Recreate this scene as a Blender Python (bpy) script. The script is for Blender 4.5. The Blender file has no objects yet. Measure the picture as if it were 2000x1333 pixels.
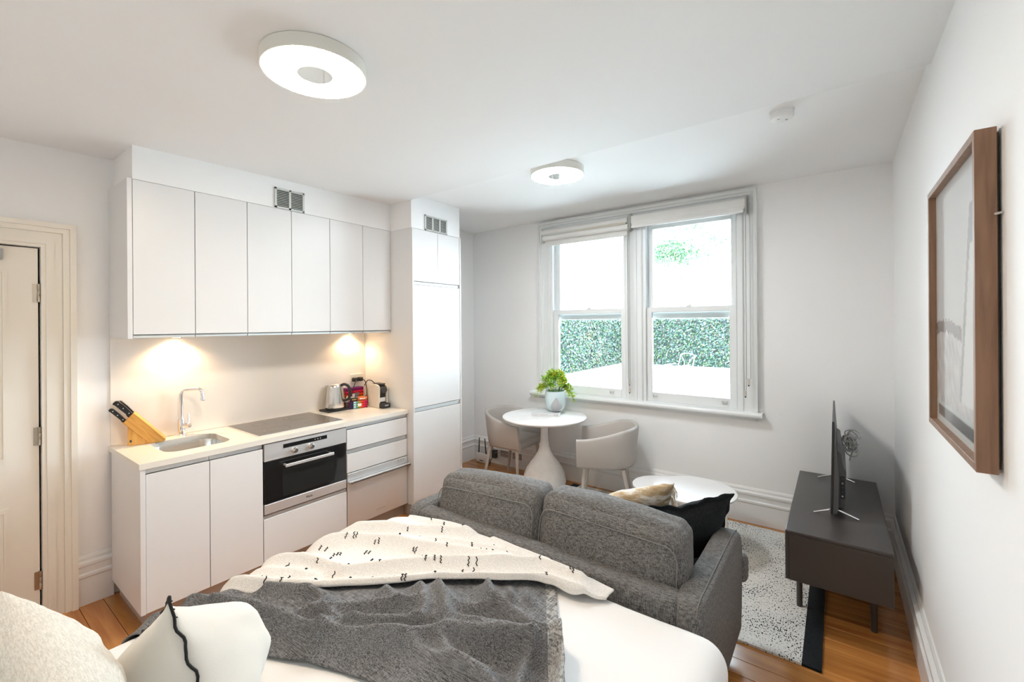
import bpy, bmesh, math, random
from mathutils import Vector, Matrix, noise

random.seed(7)
scene = bpy.context.scene
COL = scene.collection
PI = math.pi

# ------------------------------------------------------------------ camera
YAW, ROLL, FPX, CAMH, SHY = .6367, -.0069, 857.373, 1.6225, -32.2828
cam_data = bpy.data.cameras.new('camera')
cam_data.sensor_width = 36.0
cam_data.lens = FPX / 2000.0 * 36.0
cam_data.shift_y = SHY / 2000.0
cam_data.clip_start = .02
cam_data.clip_end = 200
cam = bpy.data.objects.new('camera', cam_data)
COL.objects.link(cam)
_r = Vector((math.cos(YAW), math.sin(YAW), 0)); _f = Vector((-math.sin(YAW), math.cos(YAW), 0)); _u = Vector((0, 0, 1))
_r3 = _r*math.cos(ROLL) + _u*math.sin(ROLL); _u3 = _u*math.cos(ROLL) - _r*math.sin(ROLL)
M = Matrix.Identity(4)
for i in range(3):
    M[i][0] = _r3[i]; M[i][1] = _u3[i]; M[i][2] = -_f[i]
M[2][3] = CAMH
cam.matrix_world = M
scene.camera = cam

# ------------------------------------------------------------------ view, world, daylight
vs = scene.view_settings
vs.view_transform = 'Standard'
vs.look = 'None'
vs.gamma = 1.0
vs.use_curve_mapping = False
vs.exposure = 1.47
cy = scene.cycles
cy.diffuse_bounces = 6; cy.glossy_bounces = 3; cy.transmission_bounces = 3; cy.transparent_max_bounces = 6; cy.max_bounces = 8
cy.caustics_reflective = False; cy.caustics_refractive = False

WORLD_STRENGTH = 7.4
world = bpy.data.worlds.new('overcast_sky')
scene.world = world
world.use_nodes = True
wn = world.node_tree.nodes
wn['Background'].inputs['Color'].default_value = (.76, .89, 1.0, 1)
wn['Background'].inputs['Strength'].default_value = WORLD_STRENGTH

XL, XR, YW, YB = -3.557, .319, 4.022, -.62
ZH = 2.733
def zlow(y): return 2.628 + .023*y
Y_STEP = 2.484

# daylight portal filling the window opening (guides the sky light, adds none)
pl = bpy.data.lights.new('window_portal', 'AREA')
pl.shape = 'RECTANGLE'; pl.size = 1.85; pl.size_y = 1.7
pl.cycles.is_portal = True
po = bpy.data.objects.new('window_portal', pl)
po.location = (-1.55, YW + .13, 1.72)
po.rotation_euler = (-PI/2, 0, 0)
COL.objects.link(po)

# ------------------------------------------------------------------ helpers
WM = {}
def thing(name, label, cat, loc=(0, 0, 0), rotz=0.0, group=None, kind=None):
    o = bpy.data.objects.new(name, None)
    o.empty_display_size = .1
    COL.objects.link(o)
    o.location = loc; o.rotation_euler = (0, 0, rotz)
    WM[o.name] = Matrix.Translation(loc) @ Matrix.Rotation(rotz, 4, 'Z')
    tag(o, label, cat, group, kind)
    return o

def tag(o, label=None, cat=None, group=None, kind=None):
    if label: o['label'] = label
    if cat: o['category'] = cat
    if group: o['group'] = group
    if kind: o['kind'] = kind
    return o

def obj(name, bm, mat, parent=None, smooth=False, local=False, loc=None, ang=.6, label=None, kind=None):
    """link a bmesh as one object; coordinates are world ones unless local (parent space)"""
    if isinstance(bm, bpy.types.Mesh):
        me = bm
        o = bpy.data.objects.new(name, me); COL.objects.link(o)
    else:
        bmesh.ops.recalc_face_normals(bm, faces=bm.faces[:])
        if smooth:
            for f in bm.faces: f.smooth = True
            for e in bm.edges:
                if len(e.link_faces) == 2 and e.calc_face_angle(0) > ang: e.smooth = False
        me = bpy.data.meshes.new(name)
        bm.to_mesh(me); bm.free()
        o = bpy.data.objects.new(name, me); COL.objects.link(o)
    mats = mat if isinstance(mat, (list, tuple)) else [mat]
    if not me.materials:
        for m in mats: me.materials.append(m)
    if parent is not None:
        W = WM[parent.name]
        if not local: me.transform(W.inverted())
        o.parent = parent
        WM[o.name] = W
    else:
        if loc is not None:
            me.transform(Matrix.Translation(-Vector(loc))); o.location = loc
            WM[o.name] = Matrix.Translation(loc)
        else:
            WM[o.name] = Matrix.Identity(4)
    if label: o['label'] = label
    if kind: o['kind'] = kind
    return o


def nb():
    return bmesh.new()

def box(bm, x0, x1, y0, y1, z0, z1, mi=0):
    v = [bm.verts.new(p) for p in ((x0,y0,z0),(x1,y0,z0),(x1,y1,z0),(x0,y1,z0),(x0,y0,z1),(x1,y0,z1),(x1,y1,z1),(x0,y1,z1))]
    fs = []
    for q in ((0,3,2,1),(4,5,6,7),(0,1,5,4),(1,2,6,5),(2,3,7,6),(3,0,4,7)):
        f = bm.faces.new([v[i] for i in q]); f.material_index = mi; fs.append(f)
    return v

def bevel(bm, w, seg=2):
    bmesh.ops.bevel(bm, geom=bm.edges[:], offset=w, segments=seg, profile=.5, affect='EDGES', clamp_overlap=True)
    return bm

def bbox(x0, x1, y0, y1, z0, z1, w=.0, seg=2):
    bm = nb(); box(bm, x0, x1, y0, y1, z0, z1)
    if w: bevel(bm, w, seg)
    return bm

def lathe(bm, prof, segs=32, c=(0, 0, 0), axis='Z', closed=False):
    """prof: list of (r, h)"""
    rings = []
    def P(r, h, a):
        x, y = r*math.cos(a), r*math.sin(a)
        if axis == 'Z': p = (x, y, h)
        elif axis == 'X': p = (h, x, y)
        else: p = (y, h, x)
        return (p[0]+c[0], p[1]+c[1], p[2]+c[2])
    for r, h in prof:
        if r < 1e-6: rings.append([bm.verts.new(P(0, h, 0))])
        else: rings.append([bm.verts.new(P(r, h, 2*PI*i/segs)) for i in range(segs)])
    pairs = list(zip(rings[:-1], rings[1:]))
    if closed: pairs.append((rings[-1], rings[0]))
    for a, b in pairs:
        for i in range(segs):
            j = (i+1) % segs
            if len(a) == 1 and len(b) == 1: continue
            if len(a) == 1: bm.faces.new((a[0], b[i], b[j]))
            elif len(b) == 1: bm.faces.new((a[i], a[j], b[0]))
            else: bm.faces.new((a[i], a[j], b[j], b[i]))
    return bm

def tube(bm, pts, r, segs=8, cap=True, closed=False):
    pts = [Vector(p) for p in pts]
    n = len(pts)
    rs = r if isinstance(r, (list, tuple)) else [r]*n
    rings = []; prev = None
    for i, p in enumerate(pts):
        if closed: t = (pts[(i+1) % n] - pts[i-1])
        elif i == 0: t = pts[1]-p
        elif i == n-1: t = p-pts[i-1]
        else: t = (pts[i+1]-p).normalized() + (p-pts[i-1]).normalized()
        if t.length < 1e-9: t = Vector((0, 0, 1))
        t.normalize()
        if prev is None:
            a = Vector((0, 0, 1)) if abs(t.z) < .9 else Vector((1, 0, 0))
            nrm = t.cross(a).normalized()
        else:
            nrm = (prev - t*prev.dot(t))
            nrm = nrm.normalized() if nrm.length > 1e-6 else t.orthogonal().normalized()
        prev = nrm
        bn = t.cross(nrm)
        rings.append([bm.verts.new(p + (nrm*math.cos(2*PI*k/segs) + bn*math.sin(2*PI*k/segs))*rs[i]) for k in range(segs)])
    pr = list(zip(rings[:-1], rings[1:]))
    if closed: pr.append((rings[-1], rings[0]))
    for a, b in pr:
        for k in range(segs):
            j = (k+1) % segs
            bm.faces.new((a[k], a[j], b[j], b[k]))
    if cap and not closed:
        bm.faces.new(rings[0][::-1]); bm.faces.new(rings[-1])
    return bm

def fillet(pts, r, n=5):
    """round the inner corners of a polyline"""
    pts = [Vector(p) for p in pts]
    out = [pts[0]]
    for i in range(1, len(pts)-1):
        a, b, c = pts[i-1], pts[i], pts[i+1]
        d1 = (a-b); d2 = (c-b)
        k = min(r, d1.length*.49, d2.length*.49)
        p1 = b + d1.normalized()*k; p2 = b + d2.normalized()*k
        for s in range(n+1):
            t = s/n
            out.append(p1*(1-t)**2 + b*2*t*(1-t) + p2*t*t)
    out.append(pts[-1])
    return out

def catmull(pts, n=6):
    P = [Vector(p) for p in pts]
    P = [P[0]*2-P[1]] + P + [P[-1]*2-P[-2]]
    out = []
    for i in range(1, len(P)-2):
        for s in range(n):
            t = s/n
            out.append(.5*((2*P[i]) + (-P[i-1]+P[i+1])*t + (2*P[i-1]-5*P[i]+4*P[i+1]-P[i+2])*t*t + (-P[i-1]+3*P[i]-3*P[i+1]+P[i+2])*t**3))
    out.append(P[-2])
    return out

def prism(bm, poly, h0, h1, axis='Z'):
    """poly: 2-D outline; extruded along axis from h0 to h1.
       X: poly=(y,z)   Y: poly=(x,z)   Z: poly=(x,y)"""
    def P(p, h):
        return {'X': (h, p[0], p[1]), 'Y': (p[0], h, p[1]), 'Z': (p[0], p[1], h)}[axis]
    a = [bm.verts.new(P(p, h0)) for p in poly]; b = [bm.verts.new(P(p, h1)) for p in poly]
    n = len(poly)
    bm.faces.new(a[::-1]); bm.faces.new(b)
    for i in range(n):
        bm.faces.new((a[i], a[(i+1) % n], b[(i+1) % n], b[i]))
    return bm

def rpoly(x0, x1, y0, y1, r, n=5):
    o = []
    for cx, cy, a0 in ((x1-r, y1-r, 0), (x0+r, y1-r, PI/2), (x0+r, y0+r, PI), (x1-r, y0+r, 1.5*PI)):
        for i in range(n+1):
            a = a0 + PI/2*i/n
            o.append((cx+r*math.cos(a), cy+r*math.sin(a)))
    return o

def rbox(bm, c, half, r, n=4, k=6, bulge=(0, 0, 0), warp=None):
    """soft box: rounded by r, faces bulged by bulge per axis"""
    H = Vector(half); r = min(r, *half)
    def samples(h):
        s = [-h + r*(1-math.cos(PI/2*i/n)) for i in range(n)]
        m = [(-h+r) + (2*h-2*r)*i/k for i in range(k+1)]
        return s + m + [-x for x in s[::-1]]
    S = [samples(h) for h in H]
    cache = {}
    def V(x, y, z):
        key = (round(x, 6), round(y, 6), round(z, 6))
        if key in cache: return cache[key]
        p = Vector((x, y, z)); q = Vector([max(-(H[i]-r), min(H[i]-r, p[i])) for i in range(3)])
        d = p-q
        if d.length > 1e-9: p = q + d.normalized()*r
        s = [max(-1, min(1, (x, y, z)[i]/H[i])) for i in range(3)]
        for i in range(3):
            a, b = (i+1) % 3, (i+2) % 3
            p[i] += bulge[i]*s[i]*(1-s[a]**2)*(1-s[b]**2)
        if warp: p = Vector(warp(p, s))
        v = bm.verts.new(p+Vector(c)); cache[key] = v
        return v
    for ax in range(3):
        a, b = (ax+1) % 3, (ax+2) % 3
        for side in (-1, 1):
            for i in range(len(S[a])-1):
                for j in range(len(S[b])-1):
                    q = []
                    for (ia, jb) in ((i, j), (i+1, j), (i+1, j+1), (i, j+1)):
                        p = [0, 0, 0]; p[ax] = side*H[ax]; p[a] = S[a][ia]; p[b] = S[b][jb]
                        q.append(V(*p))
                    if side < 0: q = q[::-1]
                    qq = []
                    for v in q:
                        if v not in qq: qq.append(v)
                    if len(qq) > 2:
                        try: bm.faces.new(qq)
                        except ValueError: pass
    return bm

def pillow(bm, w, h, t, n=22, pinch=.07, lump=.0, seed=0, chop=0.0, power=.55):
    """soft pillow in local XZ plane (width w along X, height h along Z), thickness along Y, centred"""
    top = {}; bot = {}
    def prof(u, v):
        q_ = 2.6 if power < .7 else 1.9
        a = max(0, 1-abs(u)**q_); b = max(0, 1-abs(v)**q_)
        return (a*b)**power
    for i in range(n+1):
        for j in range(n+1):
            u = -1+2*i/n; v = -1+2*j/n
            u = math.copysign(abs(u)**.8, u) if u else 0; v = math.copysign(abs(v)**.8, v) if v else 0
            x = w/2*u*(1-pinch*(1-v*v)*abs(u)**3); z = h/2*v*(1-pinch*(1-u*u)*abs(v)**3)
            d = t/2*prof(u, v)
            if chop: z -= chop*math.exp(-(u/.30)**2)*max(0, v)**2
            if lump: d *= 1+lump*noise.noise(Vector((u*1.7+seed, v*1.7, seed*3.1)))
            edge = i in (0, n) or j in (0, n)
            jit = .006*noise.noise(Vector((u*6, v*6, seed+9))) if lump else 0
            if edge:
                vv = bm.verts.new((x, jit*2, z)); top[i, j] = bot[i, j] = vv
            else:
                top[i, j] = bm.verts.new((x, -d+jit, z)); bot[i, j] = bm.verts.new((x, d+jit, z))
    for i in range(n):
        for j in range(n):
            bm.faces.new((top[i, j], top[i+1, j], top[i+1, j+1], top[i, j+1]))
            try: bm.faces.new((bot[i, j], bot[i, j+1], bot[i+1, j+1], bot[i+1, j]))
            except ValueError: pass
    return bm

def xform(bm, M):
    bmesh.ops.transform(bm, matrix=M, verts=bm.verts[:])
    return bm

def euler(rx, ry, rz, loc=(0, 0, 0)):
    return Matrix.Translation(loc) @ Matrix.Rotation(rz, 4, 'Z') @ Matrix.Rotation(ry, 4, 'Y') @ Matrix.Rotation(rx, 4, 'X')

def text_mesh(txt, size, depth=.0004):
    cu = bpy.data.curves.new('lettering', 'FONT')
    cu.body = txt; cu.size = size; cu.extrude = depth; cu.align_x = 'CENTER'; cu.align_y = 'CENTER'
    o = bpy.data.objects.new('lettering_source', cu); COL.objects.link(o)
    dg = bpy.context.evaluated_depsgraph_get(); dg.update()
    me = bpy.data.meshes.new_from_object(o.evaluated_get(dg))
    bm = nb(); bm.from_mesh(me)
    bpy.data.objects.remove(o); bpy.data.curves.remove(cu); bpy.data.meshes.remove(me)
    return bm

# ------------------------------------------------------------------ materials
def _mat(name):
    m = bpy.data.materials.new(name); m.use_nodes = True
    return m, m.node_tree.nodes, m.node_tree.links, m.node_tree.nodes['Principled BSDF']

def pmat(name, col, rough=.5, metal=0.0, var=.03, vscale=6.0, bump=0.0, bscale=60.0, coat=0.0, stretch=(1, 1, 1), spec=.5, sheen=0.0):
    m, n, l, b = _mat(name)
    tc = n.new('ShaderNodeTexCoord'); mp = n.new('ShaderNodeMapping'); mp.inputs['Scale'].default_value = stretch
    l.new(tc.outputs['Object'], mp.inputs['Vector'])
    nz = n.new('ShaderNodeTexNoise'); nz.inputs['Scale'].default_value = vscale; nz.inputs['Detail'].default_value = 0 if var < .016 else 2
    l.new(mp.outputs[0], nz.inputs['Vector'])
    mx = n.new('ShaderNodeMix'); mx.data_type = 'RGBA'
    mx.inputs['A'].default_value = (*[c*(1-var) for c in col], 1); mx.inputs['B'].default_value = (*[min(1, c*(1+var)) for c in col], 1)
    l.new(nz.outputs['Fac'], mx.inputs['Factor']); l.new(mx.outputs['Result'], b.inputs['Base Color'])
    b.inputs['Roughness'].default_value = rough; b.inputs['Metallic'].default_value = metal
    b.inputs['Specular IOR Level'].default_value = spec
    if coat: b.inputs['Coat Weight'].default_value = coat; b.inputs['Coat Roughness'].default_value = .08
    if sheen: b.inputs['Sheen Weight'].default_value = sheen
    if bump:
        n2 = n.new('ShaderNodeTexNoise'); n2.inputs['Scale'].default_value = bscale; n2.inputs['Detail'].default_value = 1
        l.new(mp.outputs[0], n2.inputs['Vector'])
        bp = n.new('ShaderNodeBump'); bp.inputs['Strength'].default_value = bump; bp.inputs['Distance'].default_value = .004
        l.new(n2.outputs['Fac'], bp.inputs['Height']); l.new(bp.outputs[0], b.inputs['Normal'])
    return m

def emat(name, col, strength):
    m, n, l, b = _mat(name)
    b.inputs['Base Color'].default_value = (.9, .9, .9, 1)
    b.inputs['Emission Color'].default_value = (*col, 1); b.inputs['Emission Strength'].default_value = strength
    return m

def weave(name, dark, light, fine=260.0, ratio=7.0, bump=.35, rough=.95, bias=.5, blotch=.0, plane='XZ', contrast=.16):
    """linen / tweed: two stretched noises crossing each other"""
    m, n, l, b = _mat(name)
    tc = n.new('ShaderNodeTexCoord')
    outs = []
    for k in range(2):
        mp = n.new('ShaderNodeMapping')
        s = [fine, fine, fine]
        ax = {'XZ': (0, 2), 'XY': (0, 1), 'YZ': (1, 2)}[plane][k]
        s[ax] = fine/ratio
        mp.inputs['Scale'].default_value = s
        l.new(tc.outputs['Object'], mp.inputs['Vector'])
        nz = n.new('ShaderNodeTexNoise'); nz.inputs['Scale'].default_value = 1.0; nz.inputs['Detail'].default_value = 2
        l.new(mp.outputs[0], nz.inputs['Vector']); outs.append(nz)
    mx = n.new('ShaderNodeMath'); mx.operation = 'ADD'
    l.new(outs[0].outputs['Fac'], mx.inputs[0]); l.new(outs[1].outputs['Fac'], mx.inputs[1])
    last = mx
    if blotch:
        nb_ = n.new('ShaderNodeTexNoise'); nb_.inputs['Scale'].default_value = 5.0; nb_.inputs['Detail'].default_value = 3
        l.new(tc.outputs['Object'], nb_.inputs['Vector'])
        ml = n.new('ShaderNodeMath'); ml.operation = 'MULTIPLY_ADD'; ml.inputs[1].default_value = blotch; ml.inputs[2].default_value = -.5*blotch
        l.new(nb_.outputs['Fac'], ml.inputs[0])
        ad = n.new('ShaderNodeMath'); ad.operation = 'ADD'
        l.new(mx.outputs[0], ad.inputs[0]); l.new(ml.outputs[0], ad.inputs[1]); last = ad
    rp = n.new('ShaderNodeValToRGB')
    c0 = 2*bias
    rp.color_ramp.elements[0].position = 0; rp.color_ramp.elements[1].position = 1
    mr = n.new('ShaderNodeMapRange'); mr.inputs['From Min'].default_value = c0-contrast*1.3; mr.inputs['From Max'].default_value = c0+contrast*1.3
    l.new(last.outputs[0], mr.inputs['Value']); l.new(mr.outputs[0], rp.inputs['Fac'])
    rp.color_ramp.elements[0].color = (*dark, 1); rp.color_ramp.elements[1].color = (*light, 1)
    l.new(rp.outputs['Color'], b.inputs['Base Color'])
    b.inputs['Roughness'].default_value = rough; b.inputs['Specular IOR Level'].default_value = .2
    b.inputs['Sheen Weight'].default_value = .03
    bp = n.new('ShaderNodeBump'); bp.inputs['Strength'].default_value = bump; bp.inputs['Distance'].default_value = .002
    l.new(mx.outputs[0], bp.inputs['Height']); l.new(bp.outputs[0], b.inputs['Normal'])
    return m

def wood(name, a, b_, rough=.35, axis=0, scale=9.0, coat=0.0, per_object=.0):
    m, n, l, b = _mat(name)
    tc = n.new('ShaderNodeTexCoord'); mp = n.new('ShaderNodeMapping')
    s = [scale*6]*3; s[axis] = scale*.45
    mp.inputs['Scale'].default_value = s
    l.new(tc.outputs['Object'], mp.inputs['Vector'])
    oi = n.new('ShaderNodeObjectInfo')
    ad = n.new('ShaderNodeVectorMath'); ad.operation = 'ADD'
    sc = n.new('ShaderNodeVectorMath'); sc.operation = 'SCALE'; sc.inputs['Scale'].default_value = 37.0
    cb = n.new('ShaderNodeCombineXYZ')
    for k in range(3): l.new(oi.outputs['Random'], cb.inputs[k])
    l.new(cb.outputs[0], sc.inputs[0]); l.new(mp.outputs[0], ad.inputs[0]); l.new(sc.outputs[0], ad.inputs[1])
    nz = n.new('ShaderNodeTexNoise'); nz.inputs['Scale'].default_value = 1.0; nz.inputs['Detail'].default_value = 6; nz.inputs['Distortion'].default_value = .6
    l.new(ad.outputs[0], nz.inputs['Vector'])
    rp = n.new('ShaderNodeValToRGB')
    rp.color_ramp.elements[0].position = .3; rp.color_ramp.elements[1].position = .72
    rp.color_ramp.elements[0].color = (*a, 1); rp.color_ramp.elements[1].color = (*b_, 1)
    l.new(nz.outputs['Fac'], rp.inputs['Fac'])
    if per_object:
        hs = n.new('ShaderNodeHueSaturation')
        mr = n.new('ShaderNodeMapRange'); mr.inputs['To Min'].default_value = 1-per_object; mr.inputs['To Max'].default_value = 1+per_object
        l.new(oi.outputs['Random'], mr.inputs['Value']); l.new(mr.outputs[0], hs.inputs['Value'])
        l.new(rp.outputs['Color'], hs.inputs['Color']); l.new(hs.outputs['Color'], b.inputs['Base Color'])
    else:
        l.new(rp.outputs['Color'], b.inputs['Base Color'])
    b.inputs['Roughness'].default_value = rough
    if coat: b.inputs['Coat Weight'].default_value = coat; b.inputs['Coat Roughness'].default_value = .12
    return m

def brushed(name, col, rough=.3, axis=1):
    m, n, l, b = _mat(name)
    tc = n.new('ShaderNodeTexCoord'); mp = n.new('ShaderNodeMapping')
    s = [500.0]*3; s[axis] = 6.0
    mp.inputs['Scale'].default_value = s
    l.new(tc.outputs['Object'], mp.inputs['Vector'])
    nz = n.new('ShaderNodeTexNoise'); nz.inputs['Scale'].default_value = 1.0
    l.new(mp.outputs[0], nz.inputs['Vector'])
    mr = n.new('ShaderNodeMapRange'); mr.inputs['To Min'].default_value = rough*.75; mr.inputs['To Max'].default_value = rough*1.3
    l.new(nz.outputs['Fac'], mr.inputs['Value']); l.new(mr.outputs[0], b.inputs['Roughness'])
    b.inputs['Base Color'].default_value = (*col, 1); b.inputs['Metallic'].default_value = 1
    return m

def glassmat(name, tint=(.96, .985, .98), refl=.08):
    m, n, l, b = _mat(name)
    n.remove(b)
    out = n['Material Output']
    tr = n.new('ShaderNodeBsdfTransparent'); tr.inputs['Color'].default_value = (*tint, 1)
    gl = n.new('ShaderNodeBsdfGlossy'); gl.inputs['Roughness'].default_value = .02
    fr = n.new('ShaderNodeFresnel'); fr.inputs['IOR'].default_value = 1.45
    mx = n.new('ShaderNodeMixShader')
    l.new(fr.outputs[0], mx.inputs['Fac']); l.new(tr.outputs[0], mx.inputs[1]); l.new(gl.outputs[0], mx.inputs[2])
    l.new(mx.outputs[0], out.inputs['Surface'])
    return m

def attrmat(name, attr, rough=.6, spec=.3, coat=0):
    m, n, l, b = _mat(name)
    at = n.new('ShaderNodeAttribute'); at.attribute_name = attr
    l.new(at.outputs['Color'], b.inputs['Base Color'])
    b.inputs['Roughness'].default_value = rough; b.inputs['Specular IOR Level'].default_value = spec
    if coat: b.inputs['Coat Weight'].default_value = coat
    return m

MT = {}
MT['wall'] = pmat('wall_paint', (.90, .90, .90), .75, var=.012, vscale=2)
MT['ceil'] = pmat('ceiling_paint', (.86, .86, .86), .85, var=.01, vscale=2)  # ceiling white darkened: shade away from the window put into the colour
MT['ceil2'] = pmat('raised_ceiling_paint', (.91, .91, .91), .8, var=.01, vscale=2)  # same white lightened: window light put into the colour
MT['trim'] = pmat('trim_gloss_paint', (.82, .82, .81), .35, var=.012, vscale=3)
MT['window_paint'] = pmat('window_gloss_paint', (.80, .82, .82), .3, var=.012, vscale=3)
MT['door'] = pmat('door_paint', (.84, .80, .72), .4, var=.015, vscale=3)
MT['cab'] = pmat('cabinet_satin_white', (.77, .77, .77), .32, var=.008, vscale=2)
MT['carcass'] = pmat('cabinet_carcass', (.76, .76, .76), .5, var=.01)
MT['alu'] = brushed('aluminium_profile', (.75, .78, .79), .42)
MT['kick'] = pmat('brushed_kickboard', (.50, .46, .43), .4, .35)
MT['stone'] = pmat('cream_stone_worktop', (.78, .745, .68), .28, var=.03, vscale=90)
MT['splash'] = pmat('painted_glass_splashback', (.84, .80, .75), .22, var=.006)
MT['steel'] = brushed('brushed_steel', (.78, .78, .78), .38); MT['steel'].node_tree.nodes['Principled BSDF'].inputs['Metallic'].default_value = .65
MT['steel_smooth'] = brushed('satin_steel', (.68, .67, .65), .22, axis=2)
MT['chrome'] = pmat('chrome', (.82, .82, .83), .07, 1.0, var=.0)
MT['black_glass'] = pmat('black_glass', (.012, .012, .013), .06, var=.02, coat=.4)
MT['hob'] = pmat('ceramic_hob_glass', (.10, .088, .078), .12, var=.05, vscale=3, coat=.2)
MT['hob_mark'] = pmat('hob_ring_print', (.22, .20, .18), .3)
MT['black'] = pmat('black_plastic', (.018, .018, .019), .42, var=.05)
MT['dark_grey'] = pmat('dark_grey_plastic', (.05, .05, .052), .4)
MT['white_plastic'] = pmat('white_plastic', (.82, .82, .81), .4, var=.01)
MT['grey_plastic'] = pmat('grey_plastic', (.42, .42, .42), .45)
MT['taupe_plastic'] = pmat('taupe_socket_plate', (.36, .32, .30), .45)
MT['floor'] = wood('honey_pine_boards', (.36, .125, .028), (.60, .27, .075), .22, axis=0, scale=3.2, coat=.35, per_object=.16)
MT['oak'] = wood('oak_frame', (.20, .105, .060), (.31, .175, .105), .5, axis=2, scale=10)
MT['bamboo'] = wood('knife_block_wood', (.58, .26, .045), (.85, .47, .12), .42, axis=1, scale=14)
MT['bamboo_foot'] = wood('knife_block_foot', (.62, .30, .06), (.85, .50, .14), .42, axis=2, scale=14)
MT['sofa'] = weave('grey_tweed', (.060, .059, .058), (.235, .23, .225), fine=330, ratio=6, plane='XZ', contrast=.17, bias=.5)
MT['sofa_seam'] = pmat('seam_thread', (.20, .197, .19), .9)
MT['black_linen'] = weave('black_linen', (.004, .005, .006), (.020, .024, .027), fine=380, ratio=5)
MT['cream_linen'] = weave('cream_linen', (.54, .53, .49), (.71, .70, .655), fine=330, ratio=9, blotch=.1)
MT['white_cotton'] = pmat('white_cotton', (.71, .685, .635), .9, var=.02, vscale=5, bump=.12, bscale=500, sheen=.2)
MT['sheet'] = pmat('white_bed_linen', (.84, .84, .84), .85, var=.01, vscale=5, bump=.1, bscale=350, sheen=.1)
MT['throw_grey'] = weave('charcoal_linen', (.050, .051, .054), (.27, .275, .285), fine=400, ratio=16, plane='XY', contrast=.2, blotch=.3)
MT['throw_hem'] = weave('frayed_hem', (.13, .13, .13), (.46, .46, .45), fine=200, ratio=8, plane='XY', blotch=.3)
MT['throw_white'] = weave('white_knit', (.66, .64, .61), (.83, .82, .80), fine=300, ratio=4, plane='XY', bump=.6, contrast=.25)
MT['stitch'] = pmat('black_yarn', (.012, .012, .013), .9)
MT['chair'] = pmat('taupe_leather', (.50, .465, .435), .5, var=.03, vscale=8, bump=.06, bscale=260)
MT['chair_leg'] = pmat('taupe_lacquer', (.50, .455, .415), .45)
MT['plaster'] = pmat('whitewashed_stone', (.80, .79, .78), .8, var=.10, vscale=14, bump=.25, bscale=45)
MT['white_metal'] = pmat('white_powder_coat', (.84, .84, .84), .4, var=.01)
MT['tvunit'] = pmat('charcoal_lacquer', (.052, .046, .044), .30, var=.05)
MT['tvblack'] = pmat('television_plastic', (.020, .021, .023), .35)
MT['tvgrey'] = pmat('television_back', (.085, .088, .092), .42)
MT['screen'] = pmat('television_screen', (.010, .011, .013), .08)
MT['glass'] = glassmat('window_glass')
MT['picglass'] = pmat('mirror_disc', (.72, .72, .70), .06, 1.0, var=.0)
MT['blind'] = pmat('blind_fabric', (.78, .78, .755), .85, var=.015, vscale=30, bump=.08, bscale=400)
MT['blind_tape'] = pmat('blind_tape', (.62, .56, .46), .8)
MT['chain'] = pmat('bead_chain', (.50, .49, .47), .4, .6)
MT['amber'] = pmat('chain_weight', (.62, .56, .50), .3)
MT['grille'] = pmat('vent_paint', (.66, .69, .66), .5)
MT['dark'] = pmat('dark_cavity', (.06, .065, .06), .8)
MT['brass'] = pmat('satin_hinge', (.50, .45, .38), .35, 1.0)
MT['lamp_body'] = pmat('lamp_rim', (.62, .62, .58), .5)
_b = MT['lamp_body'].node_tree.nodes['Principled BSDF']; _b.inputs['Emission Color'].default_value = (1, .93, .80, 1); _b.inputs['Emission Strength'].default_value = .03

# =================================================================== ROOM SHELL
def struct(name, bm, m, label=None, **k):
    o = obj(name, bm, m, **k); o['kind'] = 'structure'
    if label: o['label'] = label
    return o

DOOR_Y0, DOOR_Y1, DOOR_Z = -.37, .405, 2.07

# floor: a slab, then boards one by one
bm = nb(); box(bm, XL-.1, XR+.1, YB-.1, YW+.05, -.08, -.022)
floor = struct('floor', bm, MT['dark'], 'polished honey coloured timber board floor')
PW = .106
row = 0; y = YB
plank_meshes = {}
def plank_mesh(L):
    k = round(L, 3)
    if k not in plank_meshes:
        b = nb(); box(b, 0, L, 0, PW-.0022, -.022, 0); bevel(b, .0012, 1)
        me = bpy.data.meshes.new('plank'); b.to_mesh(me); b.free(); me.materials.append(MT['floor'])
        plank_meshes[k] = me
    return plank_meshes[k]
cuts = [1.2, 2.1, 2.9, 1.6, 2.5]
while y < YW:
    c = cuts[row % 5]
    for x0, L in ((XL, c-.001), (XL+c, XR-XL-c)):
        p = bpy.data.objects.new('plank', plank_mesh(L)); COL.objects.link(p)
        p.location = (x0, y, 0); p.parent = floor
    y += PW; row += 1

# ceilings
bm = nb()
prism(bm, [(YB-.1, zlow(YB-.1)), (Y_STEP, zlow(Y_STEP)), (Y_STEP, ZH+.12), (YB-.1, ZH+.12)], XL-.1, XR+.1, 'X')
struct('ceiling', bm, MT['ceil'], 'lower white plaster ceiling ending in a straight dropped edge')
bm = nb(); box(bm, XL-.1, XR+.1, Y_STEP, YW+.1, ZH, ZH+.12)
struct('ceiling_raised', bm, MT['ceil2'], 'raised white ceiling in front of the window wall')

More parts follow.
